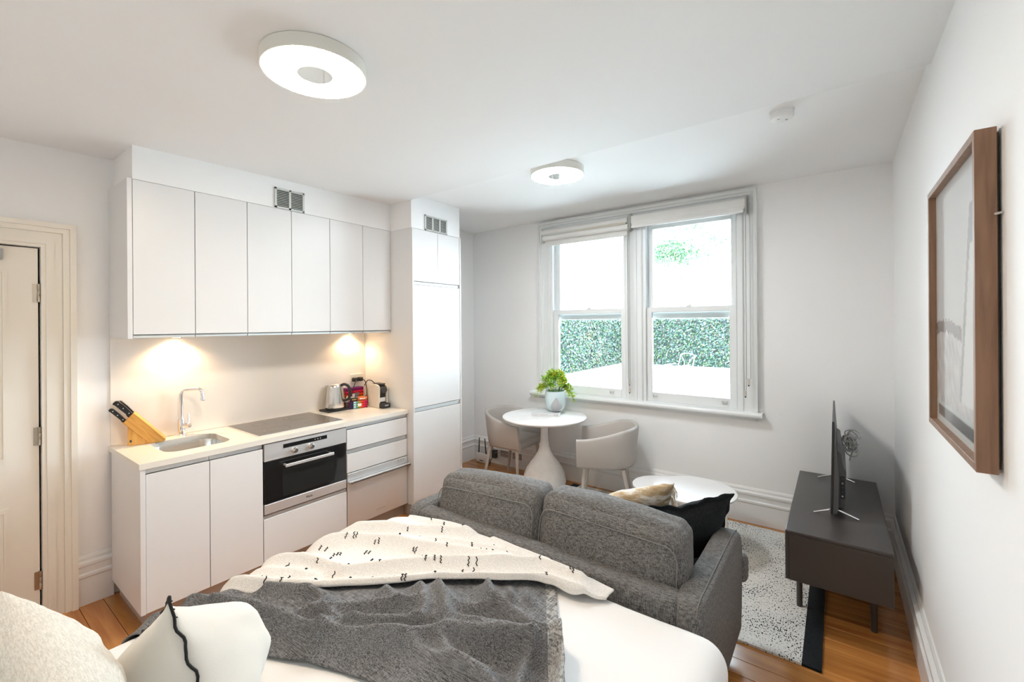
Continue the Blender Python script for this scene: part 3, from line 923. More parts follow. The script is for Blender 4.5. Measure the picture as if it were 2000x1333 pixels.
def knife(px, s0, L, wdt, label):
    """handle leaving the slanted end of the block; s0 = position across the end face"""
    a = Vector((px, -.098, .142)); b = Vector((px, -.048, .200))
    base = a.lerp(b, s0); dr = Vector((0, -.153, .184)).normalized(); up = Vector((0, .184, .153)).normalized()
    k = thing('kitchen_knife', label, 'knife', tuple(WM[kb.name] @ base), -.30, 'knives in the block')
    def P(s, t): return tuple(Vector((0, 0, 0)) + dr*s + up*t)
    prof = [(-.012, -.5), (.0, -.62), (.012, -.62), (.022, -.38), (.5*L, -.48), (.85*L, -.42), (.93*L, -.62), (L, -.5), (1.02*L, .1), (.93*L, .5), (.5*L, .5), (.1*L, .38), (-.012, .45)]
    bm = nb()
    A = [bm.verts.new(Vector(P(s, t*wdt)) + Vector((-.0085, 0, 0))) for s, t in prof]
    B = [bm.verts.new(Vector(P(s, t*wdt)) + Vector((.0085, 0, 0))) for s, t in prof]
    n = len(prof); bm.faces.new(A[::-1]); bm.faces.new(B)
    for i in range(n): bm.faces.new((A[i], A[(i+1) % n], B[(i+1) % n], B[i]))
    bevel(bm, .002, 1)
    h = obj('handle', bm, MT['black'], k, smooth=True, local=True)
    for s in (.14, .5, .82):
        bm = nb(); p = Vector(P(s*L, 0)); lathe(bm, [(0, .0095), (.0035, .0093), (.0035, .008), (0, .008)], 10, tuple(p), 'X')
        obj('rivet', bm, MT['chrome'], h, smooth=True, local=True)
    # blade hidden in the slot
    bm = nb()
    q = [P(-.005, -.25*wdt), P(-.005, .3*wdt), P(-.11, .2*wdt), P(-.125, -.2*wdt)]
    A = [bm.verts.new(Vector(p)+Vector((-.001, 0, 0))) for p in q]; B = [bm.verts.new(Vector(p)+Vector((.001, 0, 0))) for p in q]
    bm.faces.new(A[::-1]); bm.faces.new(B)
    for i in range(4): bm.faces.new((A[i], A[(i+1) % 4], B[(i+1) % 4], B[i]))
    obj('blade', bm, MT['steel_smooth'], k, local=True)
knife(.014, .74, .115, .030, 'large black-handled knife at the top front of the wooden block')
knife(.012, .16, .105, .021, 'small black-handled knife in the lowest slot of the block')
knife(-.022, .80, .105, .028, 'black-handled knife behind the large knife in the block')

# kettle on its slate tray
KX, KY = -3.435, 2.115
tray = obj('slate_tray', bbox(KX-.088, KX+.062, KY-.105, KY+.105, .9005, .914, .0025, 1), MT['black'], loc=(KX, KY, .9))
tag(tray, 'flat black tray under the steel kettle', 'tray')
k = thing('electric_kettle', 'brushed steel electric kettle with black handle on the black tray', 'kettle', (KX-.012, KY, .9145), .55)
def LP(name, prof, m, parent, segs=32, sm=True):
    bm = nb(); lathe(bm, prof, segs); return obj(name, bm, m, parent, smooth=sm, local=True)
LP('power_base', [(0, 0), (.078, 0), (.080, .006), (.076, .013), (0, .013)], MT['black'], k)
body = LP('body', [(0, .014), (.078, .014), (.080, .024), (.0785, .06), (.072, .13), (.064, .180), (.060, .197), (.056, .203), (0, .205)], MT['steel_smooth'], k)
LP('trim_ring', [(.0795, .018), (.0815, .019), (.0815, .026), (.0795, .027)], MT['chrome'], body)
LP('lid', [(0, .216), (.02, .214), (.042, .209), (.050, .2045), (0, .2045)], MT['chrome'], k)
bm = nb(); tube(bm, catmull([(.05, 0, .198), (.085, 0, .208), (.122, 0, .185), (.130, 0, .13), (.118, 0, .085), (.075, 0, .068)], 6), [.012]*31, 10)
obj('handle', bm, MT['black'], k, smooth=True, local=True)
bm = nb()
for zz, w, o in ((.19, .022, .030), (.165, .012, .012), (.135, .004, .0)):
    pass
A = [(-.058, -.026, .200), (-.092, 0, .196), (-.058, .026, .200), (-.062, .018, .16), (-.070, 0, .135), (-.062, -.018, .16)]
v = [bm.verts.new(p) for p in A]
bm.faces.new((v[0], v[1], v[4], v[5])); bm.faces.new((v[1], v[2], v[3], v[4])); bm.faces.new((v[0], v[2], v[1])); bm.faces.new((v[5], v[4], v[3])); bm.faces.new((v[0], v[5], v[3], v[2]))
obj('spout', bm, MT['steel_smooth'], k, local=True)

# rainbow diamond print
def diamond_mesh(w, d, h, cols, rows, pal, mode):
    """box carton of separately coloured diamond facets on the front and side"""
    bm = nb(); lay = bm.loops.layers.color.new('paint')
    def quadface(pts, col):
        f = bm.faces.new([bm.verts.new(p) for p in pts])
        for lp in f.loops: lp[lay] = (*col, 1)
    def facet(P, u0, u1, v0, v1, key):
        n = 3 if False else 1
        um, vm = (u0+u1)/2, (v0+v1)/2
        c = pal(key); l = [min(1, x*1.25+.03) for x in c]; dk = [x*.6 for x in c]
        for pts, cc in ((((u0, v0), (u1, v0), (um, vm)), dk), (((u1, v0), (u1, v1), (um, vm)), c), (((u1, v1), (u0, v1), (um, vm)), l), (((u0, v1), (u0, v0), (um, vm)), c)):
            quadface([P(*p) for p in pts], cc)
    def side(P, nc):
        for i in range(nc):
            for j in range(rows):
                facet(P, i/nc, (i+1)/nc, j/rows, (j+1)/rows, (i/nc if mode == 'u' else j/rows))
    side(lambda a, b: (w/2, -d/2+d*a, h*b), cols)                      # front (+X)
    side(lambda a, b: (-w/2+w*a, -d/2, h*b), max(2, int(cols*w/d)))   # end (-Y)
    side(lambda a, b: (w/2-w*a, d/2, h*b), max(2, int(cols*w/d)))
    side(lambda a, b: (-w/2, d/2-d*a, h*b), cols)
    quadface([(-w/2, -d/2, h), (w/2, -d/2, h), (w/2, d/2, h), (-w/2, d/2, h)], pal(.95))
    quadface([(-w/2, d/2, 0), (w/2, d/2, 0), (w/2, -d/2, 0), (-w/2, -d/2, 0)], pal(.1))
    bmesh.ops.remove_doubles(bm, verts=bm.verts[:], dist=1e-5)
    return bm
def ramp(stops):
    def f(t):
        for (a, ca), (b, cb) in zip(stops[:-1], stops[1:]):
            if t <= b:
                k = (t-a)/(b-a) if b > a else 0
                return tuple(x+(y-x)*max(0, min(1, k)) for x, y in zip(ca, cb))
        return stops[-1][1]
    return f
MT['paint'] = attrmat('printed_card', 'paint', .35, .4)
rain_v = ramp([(0, (.05, .30, .12)), (.12, (.12, .50, .10)), (.3, (.85, .55, .02)), (.5, (.85, .22, .04)), (.7, (.75, .08, .25)), (.85, (.45, .06, .35)), (1, (.22, .07, .40))])
rain_u = ramp([(0, (.10, .04, .25)), (.12, (.08, .06, .22)), (.2, (.60, .80, .85)), (.33, (.70, .85, .90)), (.42, (.03, .35, .12)), (.52, (.75, .60, .05)), (.62, (.85, .25, .05)), (.75, (.80, .08, .22)), (.9, (.65, .05, .30)), (1, (.30, .05, .35))])
tb = thing('tea_box', 'tall rainbow diamond patterned tea box against the splashback', 'box', (-3.512, 2.330, .9005), 0)
obj('carton', diamond_mesh(.06, .175, .165, 7, 6, rain_v, 'v'), MT['paint'], tb, local=True)
obj('front_label', bbox(.0305, .031, -.028, .028, .07, .112), MT['white_plastic'], tb, local=True)
cb = thing('sachet_box', 'small rainbow diamond patterned open box holding sachets', 'box', (-3.395, 2.285, .9005), -.22)
bm = nb(); lay = None
obj('carton', diamond_mesh(.085, .165, .062, 8, 3, rain_u, 'u'), MT['paint'], cb, local=True)
obj('front_label', bbox(.043, .0435, -.005, .028, .018, .042), MT['white_plastic'], cb, local=True)
def sachet(dx, dy, w, h, t, col, rx, ry, label, mark):
    M_ = WM[cb.name] @ Matrix.Translation((dx, dy, .058))
    s = thing('sachet', label, 'sachet', tuple(M_.translation), -.22+rx, 'sachets in the rainbow box')
    m = pmat('sachet_paper', col, .4, var=.1)
    bm = nb(); pillow(bm, w, h, t, 6, .02); xform(bm, euler(.25, ry, PI/2, (0, 0, h*.42)))
    obj('packet', bm, m, s, smooth=True, local=True)
    bm = nb(); box(bm, t*.46, t*.5, -w*.3, w*.3, h*.35, h*.6); xform(bm, euler(0, -.1, 0, (.004, 0, 0)))
    obj('print', bm, pmat('sachet_print', mark, .4), s, local=True)
sachet(.01, -.065, .07, .055, .012, (.80, .70, .60), .1, .25, 'cream tea sachet tilted at the end next to the kettle', (.5, .08, .06))
sachet(.02, -.03, .065, .040, .012, (.035, .03, .02), 0, .05, 'dark brown sachet beside the cream tea sachet', (.45, .33, .10))
sachet(-.005, .005, .04, .085, .012, (.13, .115, .11), .1, 0, 'tall dark grey coffee sachet standing in the box', (.5, .45, .4))
sachet(.02, .045, .085, .045, .014, (.80, .20, .06), -.1, .05, 'orange tea sachet lying at the front of the box', (.85, .75, .7))
# drinking glass behind
g = nb(); lathe(g, [(0, .9005), (.026, .9005), (.032, .99), (.030, .99), (.0245, .905), (0, .905)], 24, (-3.40, 2.415, 0))
go = obj('drinking_glass', g, glassmat('tumbler_glass', (.92, .92, .9)), smooth=True, loc=(-3.40, 2.415, .9))
tag(go, 'clear drinking glass standing behind the box of sachets', 'glass')

# coffee machine
cm = thing('coffee_machine', 'small cream and black capsule coffee machine beside the tall cupboard', 'coffee machine', (-3.245, 2.425, .9005), -.05)
side = [(-.115, 0), (.045, 0), (.045, .012), (.040, .10), (.050, .175), (.040, .195), (.0, .205), (-.08, .200), (-.108, .180), (-.118, .05)]
for s in (-1, 1):
    bm = nb(); prism(bm, side, s*.040-.007, s*.040+.007, 'Y'); bevel(bm, .003, 1)
    obj('side_shell', bm, pmat('cream_plastic', (.74, .69, .60), .35), cm, local=True)
bm = nb(); prism(bm, [(-.110, .01), (.030, .01), (.028, .17), (.02, .20), (-.07, .206), (-.105, .18)], -.033, .033, 'Y'); bevel(bm, .003, 1)
obj('core', bm, MT['black'], cm, local=True)
bm = nb(); lathe(bm, [(0, .064), (.026, .064), (.030, .060), (.030, .03), (0, .03)], 28, (0, 0, .158), 'X')
obj('brew_head', bm, MT['dark_grey'], cm, smooth=True, local=True)
bm = nb(); prism(bm, [(.02, 0), (.085, 0), (.092, .01), (.092, .034), (.085, .042), (.02, .042)], -.040, .040, 'Y'); bevel(bm, .005, 2)
dt = obj('drip_tray', bm, MT['black'], cm, local=True)
obj('badge', bbox(.0915, .0925, -.016, .020, .020, .030), MT['grey_plastic'], dt, local=True)
obj('notice_label', bbox(.030, .0345, -.028, .028, .052, .088), MT['white_plastic'], cm, local=True)
bm = nb(); box(bm, -.06, .045, -.024, .024, .200, .213); bevel(bm, .005, 2)
obj('lever', bm, MT['dark_grey'], cm, local=True)
bm = nb(); tube(bm, catmull([(-.05, -.02, .205), (-.06, -.05, .235), (-.09, -.07, .235), (-.115, -.085, .19)], 6), .004, 8)
obj('water_pipe', bm, MT['black'], cm, smooth=True, local=True)

# socket on the splashback, two plugs with cords
sk = thing('wall_socket', 'cream double wall socket on the splashback behind the tea box', 'socket', (XL+.0102, 2.375, 1.14))
obj('plate', bbox(XL+.0102, XL+.019, 2.322, 2.438, 1.110, 1.180, .003), pmat('cream_socket', (.76, .73, .66), .4), sk)
for i, y in enumerate((2.353, 2.408)):
    p = thing('power_plug', ['black power plug with the kettle cord in the splashback socket', 'black power plug of the coffee machine in the splashback socket'][i], 'plug', (XL+.0192, y, 1.135))
    bm = nb(); rbox(bm, (XL+.041, y, 1.132), (.022, .021, .018), .009, 3, 2)
    obj('plug_body', bm, MT['black'], p, smooth=True)
    bm = nb()
    if i == 0: pts = [(XL+.062, y, 1.13), (XL+.085, y-.02, 1.125), (XL+.10, y-.055, 1.07), (XL+.098, y-.085, .97), (XL+.09, y-.11, .925), (XL+.07, y-.135, .9195)]
    else: pts = [(XL+.062, y, 1.13), (XL+.085, y+.015, 1.12), (XL+.095, y+.028, 1.06), (XL+.085, y+.04, .96), (XL+.09, y+.045, .91), (XL+.11, y+.042, .905)]
    tube(bm, catmull(pts, 6), .0036, 7)
    obj('cord', bm, MT['black'], p, smooth=True)

# =================================================================== CEILING FIXTURES
LIGHT_W = (1.0, .79, .575)
LIGHT_N = (.93, .97, 1.0)
def ceiling_light(cx, cy, ztop, zbot, tilt, col, strength, label):
    t = thing('ceiling_light', label, 'ceiling light', (cx, cy, ztop), 0, 'round ceiling lights')
    h = ztop-zbot
    def add(name, prof, m, parent, closed=True):
        bm = nb(); lathe(bm, prof, 48, closed=closed); xform(bm, Matrix.Rotation(tilt, 4, 'X'))
        return obj(name, bm, m, parent, smooth=True, local=True)
    add('mounting_plate', [(.02, -.0005), (.176, -.0005), (.176, -.006), (.02, -.006)], MT['grey_plastic'], t)
    add('rim', [(.150, -.003), (.190, -.003), (.190, -h+.004), (.188, -h+.001), (.184, -h+.001), (.184, -.006), (.150, -.006)], MT['lamp_body'], t)
    add('diffuser', [(.064, -h+.003), (.1835, -h+.003), (.1835, -h-.0005), (.064, -h-.0005)], emat('lit_opal_diffuser', col, strength), t)
    add('mirror_disc', [(0, -.01), (.0635, -.01), (.0635, -h-.001), (0, -h-.001)], MT['picglass'], t, closed=False)
    return t
ceiling_light(-1.625, .92, zlow(.92), 2.598, .023, LIGHT_W, 28, 'lit round ceiling light on the lower ceiling over the bed')
ceiling_light(-1.60, 2.72, ZH, 2.680, 0, LIGHT_N, 32, 'lit round ceiling light on the raised ceiling near the window')

sd = thing('smoke_detector', 'white round smoke detector on the raised ceiling', 'smoke detector', (-.225, 2.70, ZH))
bm = nb(); lathe(bm, [(0, 0), (.058, 0), (.058, -.008), (0, -.008)], 40)
obj('base_plate', bm, MT['white_plastic'], sd, smooth=True, local=True)
bm = nb(); lathe(bm, [(0, -.008), (.052, -.008), (.056, -.030), (.050, -.040), (.03, -.044), (0, -.044)], 40)
obj('cover', bm, MT['white_plastic'], sd, smooth=True, local=True)
bm = nb(); lathe(bm, [(0, -.046), (.006, -.046), (.006, -.043), (0, -.043)], 12, (.02, .012, 0)); box(bm, -.02, -.008, -.018, -.012, -.0455, -.0425)
obj('test_button', bm, MT['grey_plastic'], sd, local=True)

# =================================================================== PICTURE
PX, PY0, PY1, PZ0, PZ1 = .272, 1.535, 2.215, 1.253, 2.090
pc = thing('framed_picture', 'pale seaside photograph in a deep oak frame on the right wall', 'picture', (XR, (PY0+PY1)/2, PZ0))
FW = .020
def bar(pts, nm='frame_bar'):
    bm = nb(); prism(bm, pts, PX, XR-.008, 'X'); bevel(bm, .001, 1)
    return obj(nm, bm, MT['oak'], pc)
bar([(PY0, PZ0), (PY0+FW, PZ0+FW), (PY0+FW, PZ1-FW), (PY0, PZ1)]); bar([(PY1, PZ0), (PY1, PZ1), (PY1-FW, PZ1-FW), (PY1-FW, PZ0+FW)])
bar([(PY0, PZ1), (PY0+FW, PZ1-FW), (PY1-FW, PZ1-FW), (PY1, PZ1)]); bar([(PY0, PZ0), (PY1, PZ0), (PY1-FW, PZ0+FW), (PY0+FW, PZ0+FW)])
obj('backing_board', bbox(PX+.022, XR-.003, PY0+.012, PY1-.012, PZ0+.012, PZ1-.012), MT['dark'], pc)
# the print itself: colours laid out on a fine grid (v up, u from the far end to the near end)
def print_col(u, v):
    n1 = noise.noise(Vector((u*3, v*3, 1.3))); n2 = noise.noise(Vector((u*60, v*14, 4.1))); n3 = noise.noise(Vector((u*24+v*30, v*18, 8.8)))
    if v < .10:
        if .075 > v > .028 and u > .05: 
            g = .16+.10*n2; return (g, g*1.02, g*1.02)
        return (.60, .645, .645)
    g = .62+.06*v+.02*n1
    col = [g*.97, g*1.0, g*1.0]
    hill = .40+.06*math.sin(u*3+.6)-.05*u + .012*n3
    if v < hill: 
        k = .60+.13*n2+.14*n3-.12*(hill-v); col = [k*.98, k*.97, k*.97]
        if hill-v < .05 and u < .62: k2 = .30+.12*n3; col = [k2, k2*.98, k2*.98]
    lt = .62-.02*(v-.40)*1.0 + (v-.35)*.32                     # tower left edge
    if u > lt and .14 < v < .84:
        k = .72+.02*n1; col = [k*.98, k, k]
        if u < lt+.045: col = [.36, .38, .39]
        if (.86 < u < .95) and (.18 < v < .27 or .52 < v < .61): col = [.34, .36, .37]
        if v > .70: col = [.40, .43, .44]
    return tuple(max(.02, c) for c in col)
me = bpy.data.meshes.new('print'); NU, NV = 90, 110
vs_, fs_ = [], []
Y0p, Y1p, Z0p, Z1p = PY0+.018, PY1-.018, PZ0+.018, PZ1-.018
for j in range(NV+1):
    for i in range(NU+1):
        vs_.append((PX+.020, Y1p+(Y0p-Y1p)*i/NU, Z0p+(Z1p-Z0p)*j/NV))
for j in range(NV):
    for i in range(NU):
        a = j*(NU+1)+i; fs_.append((a, a+NU+1, a+NU+2, a+1))
me.from_pydata(vs_, [], fs_)
ca = me.color_attributes.new('paint', 'FLOAT_COLOR', 'POINT')
for j in range(NV+1):
    for i in range(NU+1): ca.data[j*(NU+1)+i].color = (*print_col(i/NU, j/NV), 1)
MT['print'] = attrmat('photo_print', 'paint', .12, .5, .3)
obj('photo_print', me, MT['print'], pc)
bm = nb(); tube(bm, [(XR-.012, PY0-.0, 1.88), (XR-.003, PY0-.012, 1.88)], .003, 6)
obj('wall_hook', bm, MT['steel'], pc)

# =================================================================== TV UNIT AND TELEVISION
VX0, VX1, VY0, VY1, VZ0, VZ1 = -.231, .217, 2.785, 3.965, .236, .503
tv = thing('media_cabinet', 'low charcoal media cabinet on round legs along the right wall', 'cabinet', ((VX0+VX1)/2, (VY0+VY1)/2, 0))
bm = nb(); box(bm, VX0, VX1, VY0, VY1, VZ1-.020, VZ1); bevel(bm, .005, 3)
obj('top', bm, MT['tvunit'], tv, smooth=True)
obj('body', bbox(VX0+.018, VX1, VY0+.0015, VY1-.0015, VZ0, VZ1-.0205, .002, 1), MT['tvunit'], tv)
for k in range(2):
    a = VY0+.002+k*(VY1-VY0-.004)/2; b = a+(VY1-VY0-.004)/2-.003
    obj('door', bbox(VX0, VX0+.017, a, b, VZ0+.001, VZ1-.023, .0015, 1), MT['tvunit'], tv)
for x in (-.178, .150):
    for y in (2.97, 3.78):
        bm = nb(); lathe(bm, [(0, .0135 if x < 0 else .001), (.0145, .0135 if x < 0 else .001), (.0155, VZ0), (0, VZ0)], 16, (x, y, 0)); obj('leg', bm, MT['tvunit'], tv, smooth=True)

t = thing('television', 'flat black television on splayed metal feet', 'television', (-.01, 3.52, .503))
TY0, TY1 = 3.095, 3.945; LEAN = .02
def tvx(z): return -.034+(z-.53)*LEAN
def slab(bm, y0, y1, z0, z1, d0, d1):
    v = [bm.verts.new((tvx(z)+d, y, z)) for z in (z0, z1) for y in (y0, y1) for d in (d0, d1)]
    for q in ((0, 1, 3, 2), (4, 6, 7, 5), (0, 4, 5, 1), (1, 5, 7, 3), (3, 7, 6, 2), (2, 6, 4, 0)): bm.faces.new([v[i] for i in q])
    return bm
bm = nb(); slab(bm, TY0, TY1, .527, 1.055, 0, .010); bevel(bm, .002, 1); obj('panel', bm, MT['tvblack'], t)
bm = nb(); slab(bm, TY0+.008, TY1-.008, .545, 1.047, -.0006, .0); obj('screen', bm, MT['screen'], t)
bm = nb()
P_ = [(.010, .527), (.030, .530), (.036, .56), (.036, .70), (.030, .80), (.016, .98), (.010, 1.055)]
prism(bm, [(tvx(z)+d, z) for d, z in P_], TY0+.004, TY1-.004, 'Y'); bevel(bm, .002, 1)
bk = obj('back_cover', bm, MT['tvgrey'], t)
bm = nb()
P_ = [(.028, .540), (.060, .545), (.068, .56), (.070, .755), (.050, .80), (.044, .86), (.024, .875)]
prism(bm, [(tvx(z)+d, z) for d, z in P_], TY0+.08, TY1-.08, 'Y'); bevel(bm, .003, 1)
hs = obj('electronics_housing', bm, MT['tvgrey'], t)
bm = nb(); box(bm, .012, .034, TY0+.0775, TY0+.081, .60, .73)
pt = obj('port_panel', bm, MT['black'], t)
for i, (z, c) in enumerate(((.715, 'dark_grey'), (.690, 'grey_plastic'), (.665, 'dark_grey'), (.640, 'dark_grey'), (.615, 'amber'))):
    bm = nb(); lathe(bm, [(0, TY0+.074), (.005, TY0+.074), (.005, TY0+.079), (0, TY0+.079)], 10, (.022, 0, z), 'Y')
    obj('port', bm, MT[c], pt)
for y in (TY0+.055, TY1-.075):
    for sx, yy in ((-1, -.035), (1, .0)):
        bm = nb(); x1 = -.01+sx*.105
        tube(bm, [(-.012+sx*.012, y, .538), (x1, y-.02 if sx < 0 else y-.005, .5075)], [.0055, .0045], 8)
        obj('foot', bm, MT['chrome'], t, smooth=True)
# grey bundle of cable hung on the television back
cbm = nb(); random.seed(3)
for k in range(16):
    c0 = Vector((.066+random.uniform(-.012, .016), 3.40+random.uniform(-.07, .07), .885+random.uniform(-.05, .045)))
    ax = Vector((random.uniform(-1, 1), random.uniform(-1, 1), random.uniform(-1, 1))).normalized(); bx = ax.orthogonal().normalized(); cx_ = ax.cross(bx)
    rr = random.uniform(.018, .036)
    pts = [c0+bx*rr*math.cos(i/12*2*PI)+cx_*rr*1.4*math.sin(i/12*2*PI) for i in range(12)]
    tube(cbm, pts, .0038, 5, closed=True)
tube(cbm, catmull([(.05, 3.36, .95), (.075, 3.38, .90), (.09, 3.42, .86), (.07, 3.45, .80), (.06, 3.44, .76)], 6), .004, 6)
co = obj('cable_bundle', cbm, pmat('grey_cable', (.40, .40, .40), .5, var=.2, vscale=40), smooth=True, loc=(.06, 3.42, .86))
tag(co, 'tangled bundle of grey cable hanging behind the television', 'cable')

# =================================================================== RUG
RX0, RX1, RY0, RY1 = -2.145, -.064, 2.472, 3.93
m, n, l, b = _mat('speckled_wool')
tc = n.new('ShaderNodeTexCoord'); mp = n.new('ShaderNodeMapping'); mp.inputs['Scale'].default_value = (95, 46, 46)
l.new(tc.outputs['Object'], mp.inputs['Vector'])
wv = n.new('ShaderNodeTexWave'); wv.inputs['Scale'].default_value = 7.5; wv.inputs['Distortion'].default_value = 2.5; wv.inputs['Detail'].default_value = 1
l.new(tc.outputs['Object'], wv.inputs['Vector'])
n1 = n.new('ShaderNodeTexNoise'); n1.inputs['Scale'].default_value = 1.6; n1.inputs['Detail'].default_value = 1.0; l.new(mp.outputs[0], n1.inputs['Vector'])
n2 = n.new('ShaderNodeTexNoise'); n2.inputs['Scale'].default_value = 5.0; l.new(tc.outputs['Object'], n2.inputs['Vector'])
a1 = n.new('ShaderNodeMath'); a1.operation = 'MULTIPLY_ADD'; a1.inputs[1].default_value = .32; l.new(n2.outputs['Fac'], a1.inputs[0]); l.new(n1.outputs['Fac'], a1.inputs[2])
rp = n.new('ShaderNodeValToRGB'); rp.color_ramp.interpolation = 'LINEAR'
rp.color_ramp.elements[0].position = .50; rp.color_ramp.elements[0].color = (.03, .03, .032, 1)
rp.color_ramp.elements[1].position = .575; rp.color_ramp.elements[1].color = (.70, .68, .64, 1)
e = rp.color_ramp.elements.new(.80); e.color = (.78, .76, .72, 1)
l.new(a1.outputs[0], rp.inputs['Fac']); l.new(rp.outputs['Color'], b.inputs['Base Color'])
b.inputs['Roughness'].default_value = .95; b.inputs['Specular IOR Level'].default_value = .1
bp = n.new('ShaderNodeBump'); bp.inputs['Strength'].default_value = .6; bp.inputs['Distance'].default_value = .004
l.new(n1.outputs['Fac'], bp.inputs['Height']); l.new(bp.outputs[0], b.inputs['Normal'])
MT['rug'] = m
rg = thing('area_rug', 'flat woven cream rug speckled black with black end bands', 'rug', ((RX0+RX1)/2, (RY0+RY1)/2, 0))
def rugpiece(name, x0, x1, mt):
    bm = nb(); NX, NY = max(2, int((x1-x0)/.06)), 24
    g = {}
    for i in range(NX+1):
        for j in range(NY+1):
            x = x0+(x1-x0)*i/NX; y = RY0+(RY1-RY0)*j/NY
            if j in (0, NY): y += .004*noise.noise(Vector((x*9, j, 0)))
            for z in (0.0005, .0125): g[i, j, z] = bm.verts.new((x, y, z))
    for i in range(NX):
        for j in range(NY):
            bm.faces.new((g[i, j, .0125], g[i+1, j, .0125], g[i+1, j+1, .0125], g[i, j+1, .0125]))
    for i in range(NX):
        for j in (0, NY): bm.faces.new((g[i, j, .0005], g[i+1, j, .0005], g[i+1, j, .0125], g[i, j, .0125]))
    for j in range(NY):
        for i in (0, NX): bm.faces.new((g[i, j, .0005], g[i, j+1, .0005], g[i, j+1, .0125], g[i, j, .0125]))
    obj(name, bm, mt, rg)
rugpiece('rug_field', RX0+.078, RX1-.078, MT['rug'])
rugpiece('end_band', RX0, RX0+.078, MT['black_linen']); rugpiece('end_band', RX1-.078, RX1, MT['black_linen'])

# =================================================================== DINING CORNER
TX, TY = -2.253, 3.556
t = thing('dining_table', 'round white pedestal dining table with bulbous stone foot', 'table', (TX, TY, 0))
bm = nb(); lathe(bm, [(0, .716), (.36, .716), (.392, .728), (.400, .736), (.400, .742), (.396, .746), (0, .746)], 72)
obj('table_top', bm, MT['plaster'], t, smooth=True, local=True)
bm = nb(); lathe(bm, [(0, .001), (.098, .001), (.140, .018), (.185, .065), (.204, .13), (.197, .19), (.172, .25), (.130, .31), (.090, .36), (.062, .41), (.045, .465), (.037, .53), (.034, .61), (.037, .67), (.052, .70), (.058, .7155), (0, .7155)], 56)
obj('pedestal', bm, MT['plaster'], t, smooth=True, local=True)

def tub_chair(loc, rotz, label):
    c = thing('tub_chair', label, 'chair', loc, rotz, 'taupe tub chairs at the round table')
    A, B, YF, YM = .290, .258, .255, -.01
    path = []
    NS, NE = 7, 22
    for i in range(NS): path.append((A, YF+(YM-YF)*i/NS))
    for i in range(NE+1):
        a = -PI*i/NE; path.append((A*math.cos(a), YM+B*math.sin(a)))
    for i in range(1, NS+1): path.append((-A, YM+(YF-YM)*i/NS))
    bm = nb(); loops = []
    TH = .036
    for i, (x, y) in enumerate(path):
        k = max(0, min(1, (YF-y)/(YF-YM+B)))
        zt = .640+.100*(k*k*(3-2*k))
        if y >= YM: n = Vector((math.copysign(1, x), 0))
        else:
            n = Vector((x/A**2, (y-YM)/B**2)); n.normalize()
        sec = []
        zb = .395
        def pt(z, inn):
            q = (z-zb)/(.74-zb); s = .84+.16*q**.7
            yy = YM+(y-YM)*(.86+.14*q) if y < YM else y
            return (x*s-n.x*inn, yy-n.y*inn, z)
        prof = [(zb, .02), (zb+.006, .006), (zb+.02, 0), (zb+.12, 0), (zt-.09, 0), (zt-.02, 0), (zt-.006, .006), (zt, TH/2), (zt-.006, TH-.006), (zt-.02, TH), (zt-.12, TH), (.45, TH+.004), (zb, TH+.004)]
        loops.append([bm.verts.new(pt(z, inn)) for z, inn in prof])
    m_ = len(loops[0])
    for a, b in zip(loops[:-1], loops[1:]):
        for j in range(m_): bm.faces.new((a[j], a[(j+1) % m_], b[(j+1) % m_], b[j]))
    bm.faces.new(loops[0]); bm.faces.new(loops[-1][::-1])
    obj('shell', bm, MT['chair'], c, smooth=True, local=True, ang=1.1)
    def upoly(sx, sy, yf):
        o_ = [(sx, yf), (sx, YM)]
        for i in range(1, 12): o_.append((sx*math.cos(-PI*i/12), YM+sy*math.sin(-PI*i/12)))
        return o_+[(-sx, YM), (-sx, yf)]
    bm = nb(); lps = []
    for z_, k_ in ((.405, .98), (.415, 1.0), (.452, 1.0), (.466, .985), (.474, .94), (.478, .80), (.480, .4)):
        lps.append([bm.verts.new((x*k_, y*k_, z_)) for x, y in upoly(.212, .178, .236)])
    for a, b in zip(lps[:-1], lps[1:]):
        for j in range(len(a)): bm.faces.new((a[j], a[(j+1) % len(a)], b[(j+1) % len(a)], b[j]))
    bm.faces.new(lps[0][::-1]); bm.faces.new(lps[-1])
    obj('seat_cushion', bm, MT['chair'], c, smooth=True, local=True, ang=1.2)
    bm = nb(); prism(bm, upoly(.222, .19, .225), .385, .404, 'Z'); bevel(bm, .003, 1)
    obj('seat_base', bm, MT['chair'], c, local=True)
    for sx in (-1, 1):
        for ty, by in ((.190, .225), (-.130, -.205)):
            bm = nb(); tube(bm, [(sx*.190, ty, .388), (sx*.226, by, .001 if loc[0] < -2 else .0135)], [.0195, .0115], 12)
            obj('leg', bm, MT['chair_leg'], c, smooth=True, local=True)
    return c
tub_chair((-2.725, 3.665, 0), -PI/2+.04, 'taupe leather tub chair between the round table and the tall cupboard')
tub_chair((-1.645, 3.655, 0), math.radians(112), 'taupe leather tub chair between the round table and the coffee tables')

